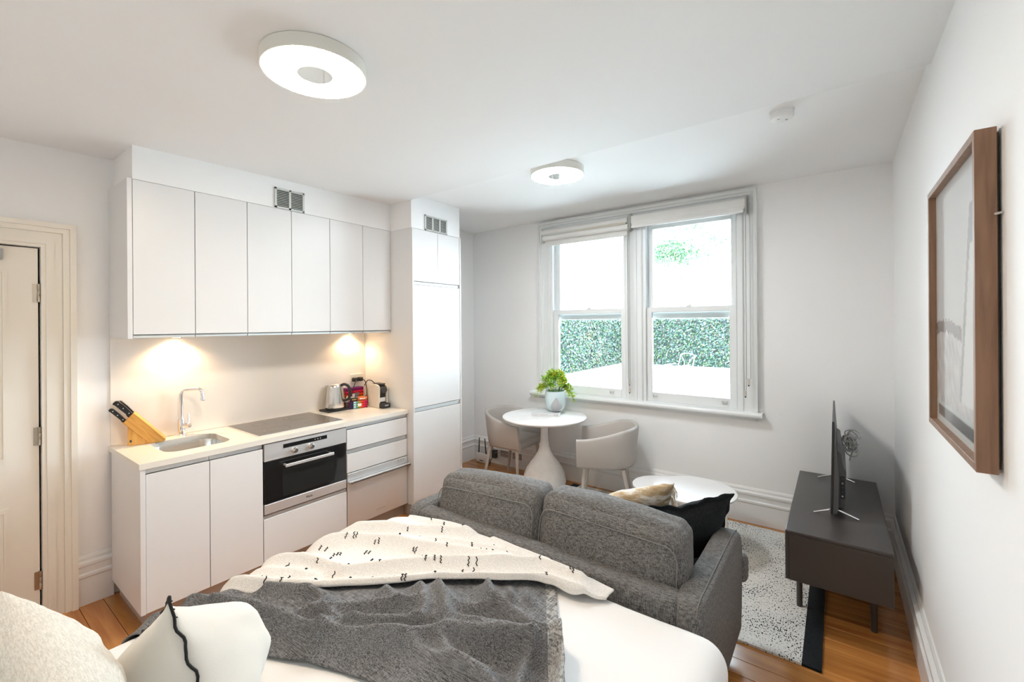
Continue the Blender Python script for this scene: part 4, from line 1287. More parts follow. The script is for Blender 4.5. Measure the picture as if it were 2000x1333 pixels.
# book and vase
bk = thing('hardcover_book', 'pale hardcover book lying on the round table under the vase', 'book', (-2.275, 3.635, .7465), .50)
obj('cover', bbox(-.135, .135, -.10, .10, 0, .003, .001, 1), MT['white_plastic'], bk, local=True)
obj('cover', bbox(-.135, .135, -.10, .10, .023, .026, .001, 1), pmat('book_jacket', (.68, .69, .70), .4, var=.12, vscale=25), bk, local=True)
obj('pages', bbox(-.131, .131, -.096, .096, .003, .023), pmat('book_pages', (.80, .78, .74), .8), bk, local=True)
obj('spine', bbox(-.135, .135, -.102, -.099, 0, .026, .001, 1), pmat('book_spine', (.70, .70, .71), .4), bk, local=True)
bm = nb()
for k in range(10):
    if k not in (3,): box(bm, -.11+k*.013, -.102+k*.013, -.1024, -.1019, .010, .015)
box(bm, .075, .085, -.1024, -.1019, .007, .019); box(bm, .098, .110, -.1024, -.1019, .007, .019)
obj('spine_print', bm, MT['grey_plastic'], bk, local=True)
vz = .7730
v = thing('ceramic_vase', 'pale blue rounded ceramic vase with a grey teardrop relief', 'vase', (-2.225, 3.715, vz), 0)
bm = nb(); lathe(bm, [(0, 0), (.055, 0), (.072, .008), (.090, .035), (.100, .075), (.102, .13), (.099, .175), (.095, .196), (.090, .197), (.089, .19), (.092, .13), (.088, .06), (.05, .02), (0, .018)], 48)
obj('body', bm, pmat('pale_blue_glaze', (.62, .74, .76), .18, var=.05, vscale=14, coat=.3), v, smooth=True, local=True)
bm = nb()
rings = []
dirv = math.atan2(-3.715, 2.225)+.12
for zz, rr in ((.004, .022), (.02, .046), (.045, .056), (.075, .052), (.10, .038), (.125, .020), (.142, .008)):
    rings.append((zz, rr))
pv = []
for zz, rr in rings:
    ringv = []
    R0 = .060+.045*min(1, zz/.06)**.6
    for i in range(16):
        a = 2*PI*i/16
        off = rr*math.sin(a); dep = .016*math.cos(a)
        ang = dirv + off/max(R0, .05)
        ringv.append(bm.verts.new(((R0+dep*(rr/.056)+.001)*math.cos(ang), (R0+dep*(rr/.056)+.001)*math.sin(ang), zz)))
    pv.append(ringv)
for a, b in zip(pv[:-1], pv[1:]):
    for i in range(16): bm.faces.new((a[i], a[(i+1) % 16], b[(i+1) % 16], b[i]))
bm.faces.new(pv[0][::-1]); bm.faces.new(pv[-1])
obj('teardrop_relief', bm, pmat('grey_glaze', (.42, .43, .44), .4), v, smooth=True, local=True)

bq = thing('flower_bouquet', 'loose bouquet of green foliage and yellow blossoms in the blue vase', 'bouquet', (-2.225, 3.715, vz+.02))
rnd = random.Random(11)
stems = nb(); leaves = nb(); bloss = nb(); pale = nb(); dark = nb()
def leafq(bm, p, d, L, W, up):
    d = d.normalized(); s = d.cross(up); s = s.normalized() if s.length > 1e-4 else Vector((1, 0, 0))
    a = bm.verts.new(p); b = bm.verts.new(p+d*L*.5+s*W); c = bm.verts.new(p+d*L); e = bm.verts.new(p+d*L*.5-s*W)
    bm.faces.new((a, b, c, e))
rv = Vector((.80, .59, 0)); fv = Vector((-.59, .80, 0))
for k in range(46):
    a = rnd.uniform(0, 2*PI); sp = rnd.uniform(.25, 1)
    top = rv*(math.cos(a)*.20*sp)+fv*(math.sin(a)*.12*sp)+Vector((0, 0, .335-.17*sp**2+rnd.uniform(-.03, .03)))
    side = math.cos(a)*sp
    if side > .6: top.z -= .03+rnd.uniform(0, .09)
    if side < -.65: top.z -= rnd.uniform(.0, .05)
    p0 = Vector((rnd.uniform(-.03, .03), rnd.uniform(-.03, .03), .02)); pm = Vector((top.x*.42, top.y*.42, .17))
    if math.hypot(pm.x, pm.y) > .075: f_ = .075/math.hypot(pm.x, pm.y); pm.x *= f_; pm.y *= f_
    cv = catmull([p0, pm, Vector((top.x*.75, top.y*.75, max(top.z, .2)+.02)), top], 5)
    tube(stems, cv, .0016, 4)
    yellow = side > .30 and rnd.random() < .9 or rnd.random() < .2
    n_ = len(cv)
    for i in range(n_//2, n_):
        tgt = leaves
        for q in range(5):
            d = Vector((rnd.uniform(-1, 1), rnd.uniform(-1, 1), rnd.uniform(-.5, .9)))
            leafq(tgt, cv[i]+d*.004, d, rnd.uniform(.020, .040), rnd.uniform(.004, .009), Vector((rnd.uniform(-1, 1), rnd.uniform(-1, 1), 1)))
    if yellow:
        for q in range(26):
            c_ = cv[rnd.randrange(n_-6, n_)]+Vector((rnd.gauss(0, .012), rnd.gauss(0, .012), rnd.gauss(0, .014)))
            lathe(bloss, [(0, -.005), (.0055, 0), (0, .005)], 5, tuple(c_))
    elif rnd.random() < .5:
        for q in range(9):
            c_ = top+Vector((rnd.gauss(0, .010), rnd.gauss(0, .010), rnd.gauss(0, .010)))
            lathe(pale, [(0, -.004), (.005, 0), (0, .004)], 5, tuple(c_))
obj('stems', stems, pmat('stem_green', (.13, .25, .05), .6), bq, local=True)
obj('foliage', leaves, pmat('fresh_leaf_green', (.34, .58, .06), .5, var=.45, vscale=22), bq, local=True, kind='stuff')
obj('yellow_blossoms', bloss, pmat('yellow_blossom', (.85, .60, .03), .6, var=.35, vscale=30), bq, local=True, kind='stuff')
obj('pale_blossoms', pale, pmat('pink_blossom', (.62, .45, .38), .6, var=.3, vscale=30), bq, local=True, kind='stuff')

# router, adapters and sockets in the corner
r_ = thing('wifi_router', 'white router with two black antennas on the floor in the corner', 'router', (-3.36, 3.945, 0), -.02)
bm = nb(); prism(bm, [(-.09, .002), (.09, .002), (.086, .105), (-.086, .11)], -.022, .022, 'Y'); bevel(bm, .008, 2)
obj('casing', bm, MT['white_plastic'], r_, smooth=True, local=True)
obj('slot', bbox(-.03, .03, -.0225, -.0215, .022, .032), MT['black'], r_, local=True)
for x, tx in ((-.06, .01), (.055, -.02)):
    bm = nb(); tube(bm, [(x, 0, .10), (x+tx*.2, 0, .13), (x+tx, 0, .285)], [.007, .0075, .0055], 8)
    obj('antenna', bm, MT['black'], r_, smooth=True, local=True)
g_ = 'taupe sockets let into the skirting'
for x0, x1, lb in ((-3.130, -3.005, 'taupe double socket in the skirting, the one closer to the router'), (-2.955, -2.835, 'taupe double socket in the skirting, the one closer to the dining table')):
    s_ = thing('skirting_socket', lb, 'socket', ((x0+x1)/2, YW-.022, .14), 0, g_)
    obj('plate', bbox(x0, x1, YW-.031, YW-.0225, .103, .173, .002, 1), MT['taupe_plastic'], s_)
    for i in range(2):
        bm = nb(); cx = x0+.032+i*(x1-x0-.064)
        for dx, tl in ((-.008, .5), (.008, -.5)):
            b2 = nb(); box(b2, -.0018, .0018, -.001, .001, -.006, .006); xform(b2, Matrix.Translation((cx+dx, YW-.0312, .14)) @ Matrix.Rotation(tl, 4, 'Y'))
            me_ = bpy.data.meshes.new('tmp'); b2.to_mesh(me_); b2.free(); bm.from_mesh(me_); bpy.data.meshes.remove(me_)
        obj('outlet', bm, MT['white_plastic'], s_)
ad = thing('power_adapter', 'dark plug-in adapter with cable between router and chair', 'adapter', (-3.20, 3.975, .12))
obj('adapter_body', bbox(-3.235, -3.175, 3.955, 3.999, .075, .165, .006), MT['dark_grey'], ad)
bm = nb(); tube(bm, catmull([(-3.21, 3.96, .10), (-3.225, 3.93, .05), (-3.235, 3.925, .012), (-3.222, 3.90, .005), (-3.20, 3.89, .004)], 6), .003, 6)
obj('cable', bm, MT['black'], ad, smooth=True)
bm = nb(); tube(bm, catmull([(-3.185, 3.955, .14), (-3.15, 3.965, .15), (-3.09, 3.985, .135)], 6), .0025, 6)
obj('lead', bm, MT['grey_plastic'], ad, smooth=True)
ph = thing('cable_box', 'small white plug box with a black cable beside the router', 'adapter', (-3.245, 3.985, .15))
obj('box_body', bbox(-3.272, -3.240, 3.974, 3.9995, .175, .235, .004), MT['grey_plastic'], ph)
bm = nb(); tube(bm, catmull([(-3.255, 3.975, .18), (-3.262, 3.955, .11), (-3.25, 3.94, .05), (-3.245, 3.93, .003)], 6), .003, 6)
obj('cable', bm, MT['black'], ph, smooth=True)

# =================================================================== COFFEE TABLES
def coffee_table(cx, cy, R, z, a0, label):
    t = thing('coffee_table', label, 'table', (cx, cy, 0), 0, 'round white nesting coffee tables')
    bm = nb(); lathe(bm, [(0, z-.016), (R-.006, z-.016), (R, z-.012), (R, z-.002), (R-.002, z), (0, z)], 64)
    obj('table_top', bm, MT['white_metal'], t, smooth=True, local=True)
    for k in range(3):
        a = a0+k*2*PI/3
        bm = nb(); tube(bm, [(R*.86*math.cos(a), R*.86*math.sin(a), z-.016), (R*.90*math.cos(a), R*.90*math.sin(a), .0135)], .009, 10)
        obj('leg', bm, MT['white_metal'], t, smooth=True, local=True)
    bm = nb(); pts = [(R*.86*math.cos(2*PI*i/40), R*.86*math.sin(2*PI*i/40), z-.022) for i in range(40)]
    tube(bm, pts, .006, 6, closed=True)
    obj('rim_ring', bm, MT['white_metal'], t, smooth=True, local=True)
coffee_table(-.83, 3.31, .28, .43, 1.71, 'larger and higher round white coffee table beside the media cabinet')
coffee_table(-1.10, 3.42, .215, .37, 3.6, 'smaller and lower round white coffee table tucked under the larger one')

# =================================================================== SOFA
s = thing('fabric_sofa', 'grey tweed two-seat sofa with its back to the bed', 'sofa', (-1.17, 2.05, 0))
bm = nb(); rbox(bm, (-1.17, 1.692, .355), (.70, .056, .250), .03, 4, 8)
obj('back_frame', bm, MT['sofa'], s, smooth=True)
def arm(x0, x1):
    bm = nb()
    pr_ = [(1.638, .10), (1.638, .575), (1.650, .600), (1.70, .610), (2.0, .614), (2.30, .612), (2.40, .596), (2.448, .560), (2.466, .50), (2.466, .40), (2.45, .25), (2.42, .10)]
    n_ = len(pr_)
    cy = sum(p[0] for p in pr_)/n_; cz = sum(p[1] for p in pr_)/n_
    loops = []
    for fx_, ins in ((0, .03), (.06, .012), (.2, .001), (.35, 0), (.65, 0), (.8, .001), (.94, .012), (1, .03)):
        loops.append([bm.verts.new((x0+(x1-x0)*fx_, y+(cy-y)/math.hypot(cy-y, cz-z)*ins, z+(cz-z)/math.hypot(cy-y, cz-z)*ins)) for y, z in pr_])
    for a, b in zip(loops[:-1], loops[1:]):
        for i in range(n_): bm.faces.new((a[i], a[(i+1) % n_], b[(i+1) % n_], b[i]))
    bm.faces.new(loops[0][::-1]); bm.faces.new(loops[-1])
    a_ = obj('arm', bm, MT['sofa'], s, smooth=True, ang=1.0)
    for xx in (x0+(x1-x0)*.80,):
        bm = nb(); tube(bm, [(xx, 1.645+(y-1.645)*1.0, z+.0015) for y, z in pr_[1:-1]], .0022, 5)
        obj('seam', bm, MT['sofa_seam'], a_)
arm(-.492, -.385); arm(-1.955, -1.848)
bm = nb(); rbox(bm, (-1.17, 2.08, .215), (.678, .36, .085), .02, 3, 4)
obj('seat_base', bm, MT['sofa'], s, smooth=True)
for x0, x1, sx in ((-1.845, -1.172, -1), (-1.168, -.496, 1)):
    bm = nb(); rbox(bm, ((x0+x1)/2, 2.15, .378), ((x1-x0)/2, .355, .075), .04, 4, 6, (0, 0, .015))
    sc_ = obj('seat_cushion', bm, MT['sofa'], s, smooth=True)
    bm = nb(); xx = -.43 if sx > 0 else -1.91
    rbox(bm, (xx, 2.488, .378), (.064, .040, .070), .032, 4, 3)
    obj('cushion_corner', bm, MT['sofa'], sc_, smooth=True)
def back_cushion(x0, x1, z0, z1, yb, droop):
    hx, hz, hy = (x1-x0)/2, (z1-z0)/2, .092
    def warp(p, q):
        y = p.y+.10*(p.z/hz)*.35
        z = p.z+droop*q[0]*(.5+.5*q[2]) + .006*noise.noise(Vector((q[0]*3, q[1]*2, q[2]*3+x0)))
        return (p.x*(1-.012*(q[2] > 0)*q[2]), y, z)
    bm = nb(); rbox(bm, ((x0+x1)/2, yb+hy, (z0+z1)/2), (hx, hy, hz), .05, 5, 10, (.012, .028, .022), warp)
    c_ = obj('back_cushion', bm, MT['sofa'], s, smooth=True, ang=1.5)
    # piping along the top and side edges of the rear face
    bm = nb(); pts = []
    R_ = .030
    raw = [(-hx+.016, -hz+.05), (-hx+.016, hz-.055), (hx-.016, hz-.055), (hx-.016, -hz+.05)]
    for p in fillet([(a, 0, b) for a, b in raw], .07, 6):
        q = (p.x/hx, -1, p.z/hz)
        pp = Vector((p.x, -hy+.006, p.z)); pp.y += -.028*(1-q[0]**2)*(1-q[2]**2)
        w_ = Vector(warp(pp, q)); pts.append(w_+Vector(((x0+x1)/2, yb+hy-.016, (z0+z1)/2)))
    tube(bm, pts, .0022, 6)
    obj('piping', bm, MT['sofa_seam'], c_, smooth=True)
back_cushion(-1.155, -.487, .43, .800, 1.752, -.012)
back_cushion(-1.840, -1.165, .43, .785, 1.752, .022)
for x in (-1.88, -.46):
    for y in (1.70, 2.38):
        bm = nb(); lathe(bm, [(0, .001), (.018, .001), (.024, .13), (0, .13)], 14, (x, y, 0)); obj('leg', bm, MT['oak'], s, smooth=True)

def sofa_pillow(name, label, w, h, t_, M_, m, seam=None, seed=0, chop=0):
    p = thing(name, label, 'cushion', tuple(M_.translation), 0)
    bm = nb(); pillow(bm, w, h, t_, 26, .05, .25, seed, chop); xform(bm, M_)
    o = obj('cover', bm, m, p, smooth=True, ang=2.5)
    return p, o
M_ = euler(.35, -.05, math.radians(48), (-.635, 2.24, .580))
bp_, bo = sofa_pillow('throw_pillow', 'black linen cushion with flanged edge on the sofa beside the arm', .49, .37, .15, M_, MT['black_linen'], seed=2, chop=.03)
def flange(w, h, wd, M_, m, parent, bumps=.006):
    bm = nb(); n_ = 24; inner, outer = [], []
    per = [(-1+2*i/n_, -1) for i in range(n_)]+[(1, -1+2*i/n_) for i in range(n_)]+[(1-2*i/n_, 1) for i in range(n_)]+[(-1, 1-2*i/n_) for i in range(n_)]
    for u, v_ in per:
        x = w/2*u*(1-.05*(1-v_*v_)*abs(u)**3); z = h/2*v_*(1-.05*(1-u*u)*abs(v_)**3)
        k = bumps*math.sin(u*17+v_*13)
        z -= .03*math.exp(-(u/.30)**2)*max(0, v_)**2
        inner.append((x*.985, 0, z*.985)); outer.append((x+wd*u*(1 if abs(u) == 1 or True else 0), k, z+wd*v_))
    vv = []
    for d in (-.0025, .0025):
        vv.append(([bm.verts.new((x, y+d, z)) for x, y, z in inner], [bm.verts.new((x, y+d, z)) for x, y, z in outer]))
    N = len(per)
    for i in range(N):
        j = (i+1) % N
        for a, b in vv: bm.faces.new((a[i], a[j], b[j], b[i]))
        bm.faces.new((vv[0][1][i], vv[0][1][j], vv[1][1][j], vv[1][1][i]))
    xform(bm, M_)
    obj('flange', bm, m, parent, smooth=True)
flange(.49, .37, .020, M_, MT['black_linen'], bo)

# woven beige cushion with white bands and a tassel corner
m, n, l, b = _mat('woven_beige_bands')
tc = n.new('ShaderNodeTexCoord')
mp = n.new('ShaderNodeMapping'); mp.inputs['Scale'].default_value = (4, 4, 16); l.new(tc.outputs['Object'], mp.inputs['Vector'])
n1 = n.new('ShaderNodeTexNoise'); n1.inputs['Scale'].default_value = 1.4; n1.inputs['Detail'].default_value = 5; n1.inputs['Roughness'].default_value = .7; l.new(mp.outputs[0], n1.inputs['Vector'])
rp = n.new('ShaderNodeValToRGB')
E_ = rp.color_ramp.elements
E_[0].position = .40; E_[0].color = (.34, .235, .125, 1); E_[1].position = .60; E_[1].color = (.78, .74, .68, 1)
e = E_.new(.50); e.color = (.48, .36, .22, 1); e = E_.new(.72); e.color = (.10, .09, .08, 1); e = E_.new(.66); e.color = (.76, .73, .67, 1)
l.new(n1.outputs['Fac'], rp.inputs['Fac']); l.new(rp.outputs['Color'], b.inputs['Base Color']); b.inputs['Roughness'].default_value = .95
n3 = n.new('ShaderNodeTexNoise'); n3.inputs['Scale'].default_value = 300; l.new(tc.outputs['Object'], n3.inputs['Vector'])
bpn = n.new('ShaderNodeBump'); bpn.inputs['Strength'].default_value = .5; bpn.inputs['Distance'].default_value = .003
l.new(n3.outputs['Fac'], bpn.inputs['Height']); l.new(bpn.outputs[0], b.inputs['Normal'])
MT['beige'] = m
M_ = euler(.50, -.09, math.radians(50), (-.905, 2.30, .585))
wp_, wo = sofa_pillow('throw_pillow', 'woven beige and white cushion with fringed corner on the sofa', .45, .37, .15, M_, MT['beige'], seed=5)
bm = nb(); rnd = random.Random(4)
for k in range(26):
    p0 = M_ @ Vector((.215, rnd.uniform(-.012, .012), .175-k*.004)); d = Vector((rnd.uniform(.01, .03), rnd.uniform(-.02, .01), -rnd.uniform(.03, .06)))
    tube(bm, [p0, p0+d*.5+Vector((.008, 0, .0)), p0+d], .0018, 4)
obj('fringe', bm, pmat('cream_yarn', (.66, .57, .43), .95), wo, kind='stuff')

# =================================================================== BED
BX0, BX1, BY0, BY1, BZ = -1.975, -.285, YB+.07, 1.612, .572
bd = thing('double_bed', 'double bed made up in plain white linen behind the sofa', 'bed', ((BX0+BX1)/2, .5, 0))
obj('bed_base', bbox(BX0+.09, BX1-.09, BY0+.02, BY1-.10, .001, .26, .01), pmat('bed_base_fabric', (.20, .20, .20), .9), bd)
bm = nb(); rbox(bm, ((BX0+BX1)/2, (BY0+BY1)/2-.01, .385), ((BX1-BX0)/2-.05, (BY1-BY0)/2-.05, .125), .06, 4, 6)
obj('mattress', bm, MT['sheet'], bd, smooth=True)
bm = nb()
def dwarp(p, q):
    w_ = .006*noise.noise(Vector((p.x*3, p.y*3, 1)))+.003*noise.noise(Vector((p.x*9, p.y*7, 5)))
    k = 0
    if p.z < -.06:
        k = .012*math.sin((p.x+p.y)*23)
    return (p.x+(k if abs(q[0]) > .9 else 0), p.y+(k if abs(q[1]) > .9 else 0), p.z+(w_ if p.z > 0 else 0))
rbox(bm, ((BX0+BX1)/2, (BY0+BY1)/2, .347), ((BX1-BX0)/2, (BY1-BY0)/2, .225), .085, 6, 40, (0, 0, .004), dwarp)
obj('duvet', bm, MT['sheet'], bd, smooth=True, ang=2)
obj('headboard', bbox(BX0, BX1, YB+.002, YB+.065, .001, 1.05, .015), pmat('headboard_fabric', (.25, .25, .25), .9), bd)

# ---- throws: ruled cloth patches with folded ridges
RB = .085
def drape(x, y, h):
    zt = BZ
    xf = BX0+RB
    P = Vector((x, y, zt)); N = Vector((0, 0, 1))
    if x < xf:
        e = xf-x
        if e < RB*PI/2:
            a = e/RB; P = Vector((xf-RB*math.sin(a), y, zt-RB+RB*math.cos(a))); N = Vector((-math.sin(a), 0, math.cos(a)))
        else:
            P = Vector((xf-RB, y, zt-RB-(e-RB*PI/2))); N = Vector((-1, 0, 0))
    return P+N*h

def seg_d(px, py, a, b):
    ax, ay = a; bx, by = b
    dx, dy = bx-ax, by-ay; L2 = dx*dx+dy*dy
    t_ = 0 if L2 == 0 else max(0, min(1, ((px-ax)*dx+(py-ay)*dy)/L2))
    return math.hypot(px-ax-dx*t_, py-ay-dy*t_)
def ridge_h(px, py, ridges):
    tot = 0
    for amp, wd, pl_ in ridges:
        xs = [p[0] for p in pl_]; ys = [p[1] for p in pl_]
        if px < min(xs)-3*wd or px > max(xs)+3*wd or py < min(ys)-3*wd or py > max(ys)+3*wd: continue
        d = min(seg_d(px, py, a, b) for a, b in zip(pl_[:-1], pl_[1:]))
        h = amp*math.exp(-(d/(wd*.95))**1.4)
        tot = math.sqrt(tot*tot+h*h)
    return tot
def resample(pl_, n_):
    P = [Vector((p[0], p[1], 0)) for p in catmull([(a, b, 0) for a, b in pl_], 8)]
    acc = [0]
    for a, b in zip(P[:-1], P[1:]): acc.append(acc[-1]+(b-a).length)
    out = []; j = 0
    for i in range(n_+1):
        s_ = acc[-1]*i/n_
        while j < len(acc)-2 and acc[j+1] < s_: j += 1
        k = (s_-acc[j])/max(1e-9, acc[j+1]-acc[j])
        out.append(P[j].lerp(P[j+1], max(0, min(1, k))))
    return out
def cloth(lo, hi, nu, nv, hfun, mat_, thick=.005, hem=None):
    A, B = resample(lo, nu), resample(hi, nu)
    bm = nb(); g = {}
    for i in range(nu+1):
        for j in range(nv+1):
            p = A[i].lerp(B[i], j/nv)
            g[i, j] = bm.verts.new(drape(p.x, p.y, hfun(p.x, p.y, i/nu, j/nv)))
    for i in range(nu):
        for j in range(nv):
            f = bm.faces.new((g[i, j], g[i+1, j], g[i+1, j+1], g[i, j+1]))
            if hem and i/nu > hem: f.material_index = 1
    bmesh.ops.recalc_face_normals(bm, faces=bm.faces[:])
    bmesh.ops.solidify(bm, geom=bm.faces[:], thickness=thick)
    return bm

GR = [(.026, .032, [(-1.316, 1.159), (-1.248, 1.126), (-1.187, 1.075), (-1.129, .984)]),
      (.036, .034, [(-1.30, 1.22), (-1.162, 1.146), (-1.075, 1.069), (-1.03, 1.02)]),
      (.040, .036, [(-1.16, 1.38), (-1.023, 1.233), (-.971, 1.218), (-.881, 1.198), (-.793, 1.183), (-.711, 1.191)]),
      (.020, .030, [(-1.151, 1.141), (-1.067, 1.162), (-.975, 1.222)]),
      (.038, .034, [(-1.80, .62), (-1.638, .698), (-1.527, .73), (-1.348, .765), (-1.308, .843), (-1.198, .928), (-1.094, 1.003), (-.956, 1.087), (-.757, 1.128)]),
      (.040, .036, [(-1.344, .763), (-1.207, .832), (-1.103, .891), (-1.049, .961), (-.983, 1.024), (-.873, 1.084), (-.762, 1.125), (-.70, 1.16)]),
      (.024, .032, [(-1.78, .80), (-1.623, .884), (-1.521, .887), (-1.494, .827), (-1.519, .772)]),
      (.026, .032, [(-1.48, .82), (-1.416, .883), (-1.346, .96), (-1.235, 1.087)]),
      (.030, .040, [(-1.20, .86), (-1.07, .901), (-.959, .916), (-.80, .95)]),
      (.018, .020, [(-1.09, 1.43), (-1.042, 1.38), (-.985, 1.316)]), (.016, .020, [(-1.03, 1.46), (-.987, 1.42), (-.92, 1.335)]),
      (.026, .03, [(-.761, 1.135), (-.746, 1.061), (-.70, .95)]),
      (.022, .028, [(-1.457, .842), (-1.382, .847), (-1.287, .858)]), (.020, .03, [(-1.395, 1.064), (-1.323, 1.044), (-1.289, 1.034)]),
      (.020, .04, [(-1.95, .60), (-1.75, .66), (-1.6, .74)]), (.018, .04, [(-2.0, .47), (-1.8, .55), (-1.55, .63)]),
      (.045, .030, [(-.70, 1.20), (-.645, 1.12), (-.60, 1.02), (-.57, .94)]), (.03, .03, [(-1.0, .97), (-.9, .93), (-.75, .93)])]
def h_grey(x, y, u, v_):
    fade = 1 if v_ < .76 else max(.08, 1-(v_-.76)/.14)
    h = .012+2.0*fade*ridge_h(x, y, GR)+fade*.010*(noise.noise(Vector((x*3.1, y*3.7, 11)))+.5)+fade*.005*(noise.noise(Vector((x*7, y*7, 2)))+.6*noise.noise(Vector((x*17, y*15, 7))))
    return min(h, .016) if v_ > .92 else h
G_LO = [(-2.20, .36), (-1.95, .42), (-1.70, .52), (-1.41, .665), (-1.14, .765), (-.85, .84), (-.52, .92)]
G_HI = [(-2.20, .72), (-2.0, .78), (-1.8, .92), (-1.6, 1.06), (-1.4, 1.22), (-1.15, 1.42), (-.935, 1.55)]
bm = cloth(G_LO, G_HI, 190, 84, h_grey, None, .005, .972)
th = thing('linen_throw', 'crumpled charcoal linen throw with frayed pale hem across the bed', 'blanket', (-1.3, .95, BZ))
to = obj('cloth', bm, [MT['throw_grey'], MT['throw_hem']], th, smooth=True, ang=3)
WR = [(.026, .040, [(-1.911, 1.30), (-1.795, 1.396), (-1.686, 1.551), (-1.559, 1.60), (-1.446, 1.60)]),
      (.028, .036, [(-2.05, 1.11), (-1.873, 1.34), (-1.67, 1.473), (-1.47, 1.58)]),
      (.032, .038, [(-2.05, 1.02), (-1.979, 1.099), (-1.856, 1.22), (-1.692, 1.315), (-1.499, 1.378), (-1.323, 1.443), (-1.147, 1.493)]),
      (.024, .034, [(-1.67, 1.342), (-1.466, 1.467), (-1.281, 1.525), (-1.107, 1.56)]),
      (.036, .040, [(-2.05, .87), (-1.952, .895), (-1.853, .985), (-1.607, 1.038), (-1.554, 1.11), (-1.393, 1.28), (-1.199, 1.428), (-.998, 1.554), (-.815, 1.55)]),
      (.026, .030, [(-2.0, .72), (-1.782, .831), (-1.634, .926), (-1.413, 1.117), (-1.279, 1.245), (-1.058, 1.396), (-.932, 1.48), (-.778, 1.495)]),
      (.020, .035, [(-1.316, 1.62), (-1.164, 1.61), (-1.0, 1.60)]), (.020, .04, [(-2.0, .80), (-1.80, .92), (-1.7, .95)])]
def h_white(x, y, u, v_):
    h = .022+1.5*ridge_h(x, y, WR)+.004*noise.noise(Vector((x*8, y*8, 3)))
    if v_ < .06: h -= .010*(1-v_/.06)
    if y > 1.56: h = max(h-.12*(y-1.56), .020+.02*(1-u))
    return h
W_LO = [(-2.20, .62), (-1.961, .70), (-1.80, .775), (-1.634, .906), (-1.413, 1.097), (-1.279, 1.225), (-1.10, 1.35), (-.932, 1.455), (-.80, 1.468), (-.70, 1.53)]
W_HI = [(-2.20, 1.36), (-2.02, 1.44), (-1.90, 1.52), (-1.812, 1.575), (-1.637, 1.618), (-1.446, 1.622), (-1.25, 1.628), (-1.044, 1.612), (-.84, 1.616), (-.70, 1.60)]
bm = cloth(W_LO, W_HI, 190, 90, h_white, None, .006)
tw = thing('knit_throw', 'white knitted throw with scattered black stitch marks at the foot of the bed', 'blanket', (-1.4, 1.25, BZ))
two = obj('cloth', bm, MT['throw_white'], tw, smooth=True, ang=3)
MK = [(-1.924, 1.435), (-1.817, 1.498), (-1.846, 1.424), (-1.848, 1.273), (-1.862, 1.194), (-1.837, 1.218), (-1.826, 1.226), (-1.908, 1.095), (-1.882, 1.104), (-1.814, 1.101), (-1.808, 1.115), (-1.797, 1.123), (-1.795, 1.075), (-1.717, 1.197), (-1.703, 1.207), (-1.641, 1.176), (-1.875, .984), (-1.858, .917), (-1.756, .991), (-1.76, .945), (-1.778, .881), (-1.616, 1.048), (-1.534, 1.142), (-1.438, 1.135), (-1.701, 1.426), (-1.671, 1.557), (-1.589, 1.564), (-1.648, 1.336), (-1.595, 1.412), (-1.729, 1.256), (-1.717, 1.269), (-1.541, 1.324), (-1.528, 1.326), (-1.486, 1.287), (-1.486, 1.268), (-1.474, 1.315), (-1.462, 1.324), (-1.397, 1.267), (-1.367, 1.289), (-1.342, 1.301), (-1.323, 1.37), (-1.243, 1.326), (-1.245, 1.367), (-1.208, 1.356), (-1.218, 1.387), (-1.266, 1.475), (-1.259, 1.5), (-1.236, 1.491), (-1.21, 1.486), (-1.258, 1.552), (-1.203, 1.567), (-1.167, 1.526), (-1.048, 1.58), (-1.388, 1.134), (-1.378, 1.142), (-1.305, 1.234), (-1.273, 1.282), (-1.502, 1.077), (-1.559, 1.017), (-1.659, .929), (-.865, 1.553), (-.849, 1.547), (-.934, 1.481), (-1.491, 1.60), (-1.553, 1.515), (-1.759, .844), (-1.811, .806), (-1.851, .816), (-1.639, .993), (-1.5, 1.421), (-1.41, 1.405), (-1.339, 1.493), (-1.007, 1.548)]
bm = nb(); rnd = random.Random(9)
for (x, y) in MK:
    a = 2.15+rnd.uniform(-.25, .25); L_ = rnd.uniform(.016, .028); d = Vector((math.cos(a), math.sin(a), 0)); sd_ = Vector((-d.y, d.x, 0))
    pts = []
    nseg = rnd.choice((3, 4, 5))
    for k in range(nseg+1):
        q = Vector((x, y, 0))+d*L_*(k/nseg-.5)+sd_*(.0030 if k % 2 else -.0030)
        pts.append(drape(q.x, q.y, h_white(q.x, q.y, .5, .5)+.0015))
    tube(bm, pts, .0023, 5)
obj('stitch_marks', bm, MT['stitch'], two, kind='stuff')

# ---- bed pillows
def slouch(c, w, h, slump, shear):
    f_ = .5-c.x/w
    return Vector((c.x-shear*c.z, c.y, -h/2+(c.z+h/2)*(1-slump*f_)))
def bed_pillow(name, label, w, h, t_, M_, m, seed, slump=0, shear=0, power=.55):
    p = thing(name, label, 'pillow', tuple(M_.translation), 0)
    bm = nb(); pillow(bm, w, h, t_, 30, .06, .22, seed, 0, power)
    for v_ in bm.verts: v_.co = slouch(v_.co, w, h, slump, shear)
    xform(bm, M_)
    return p, obj('pillowcase', bm, m, p, smooth=True, ang=3)
M1 = euler(.20, 0, 0, (-1.367, .381, .775))
p1, o1 = bed_pillow('bed_pillow', 'white cotton pillow with a black blanket-stitched seam', .43, .46, .44, M1, MT['white_cotton'], 3, .62, .3, .8)
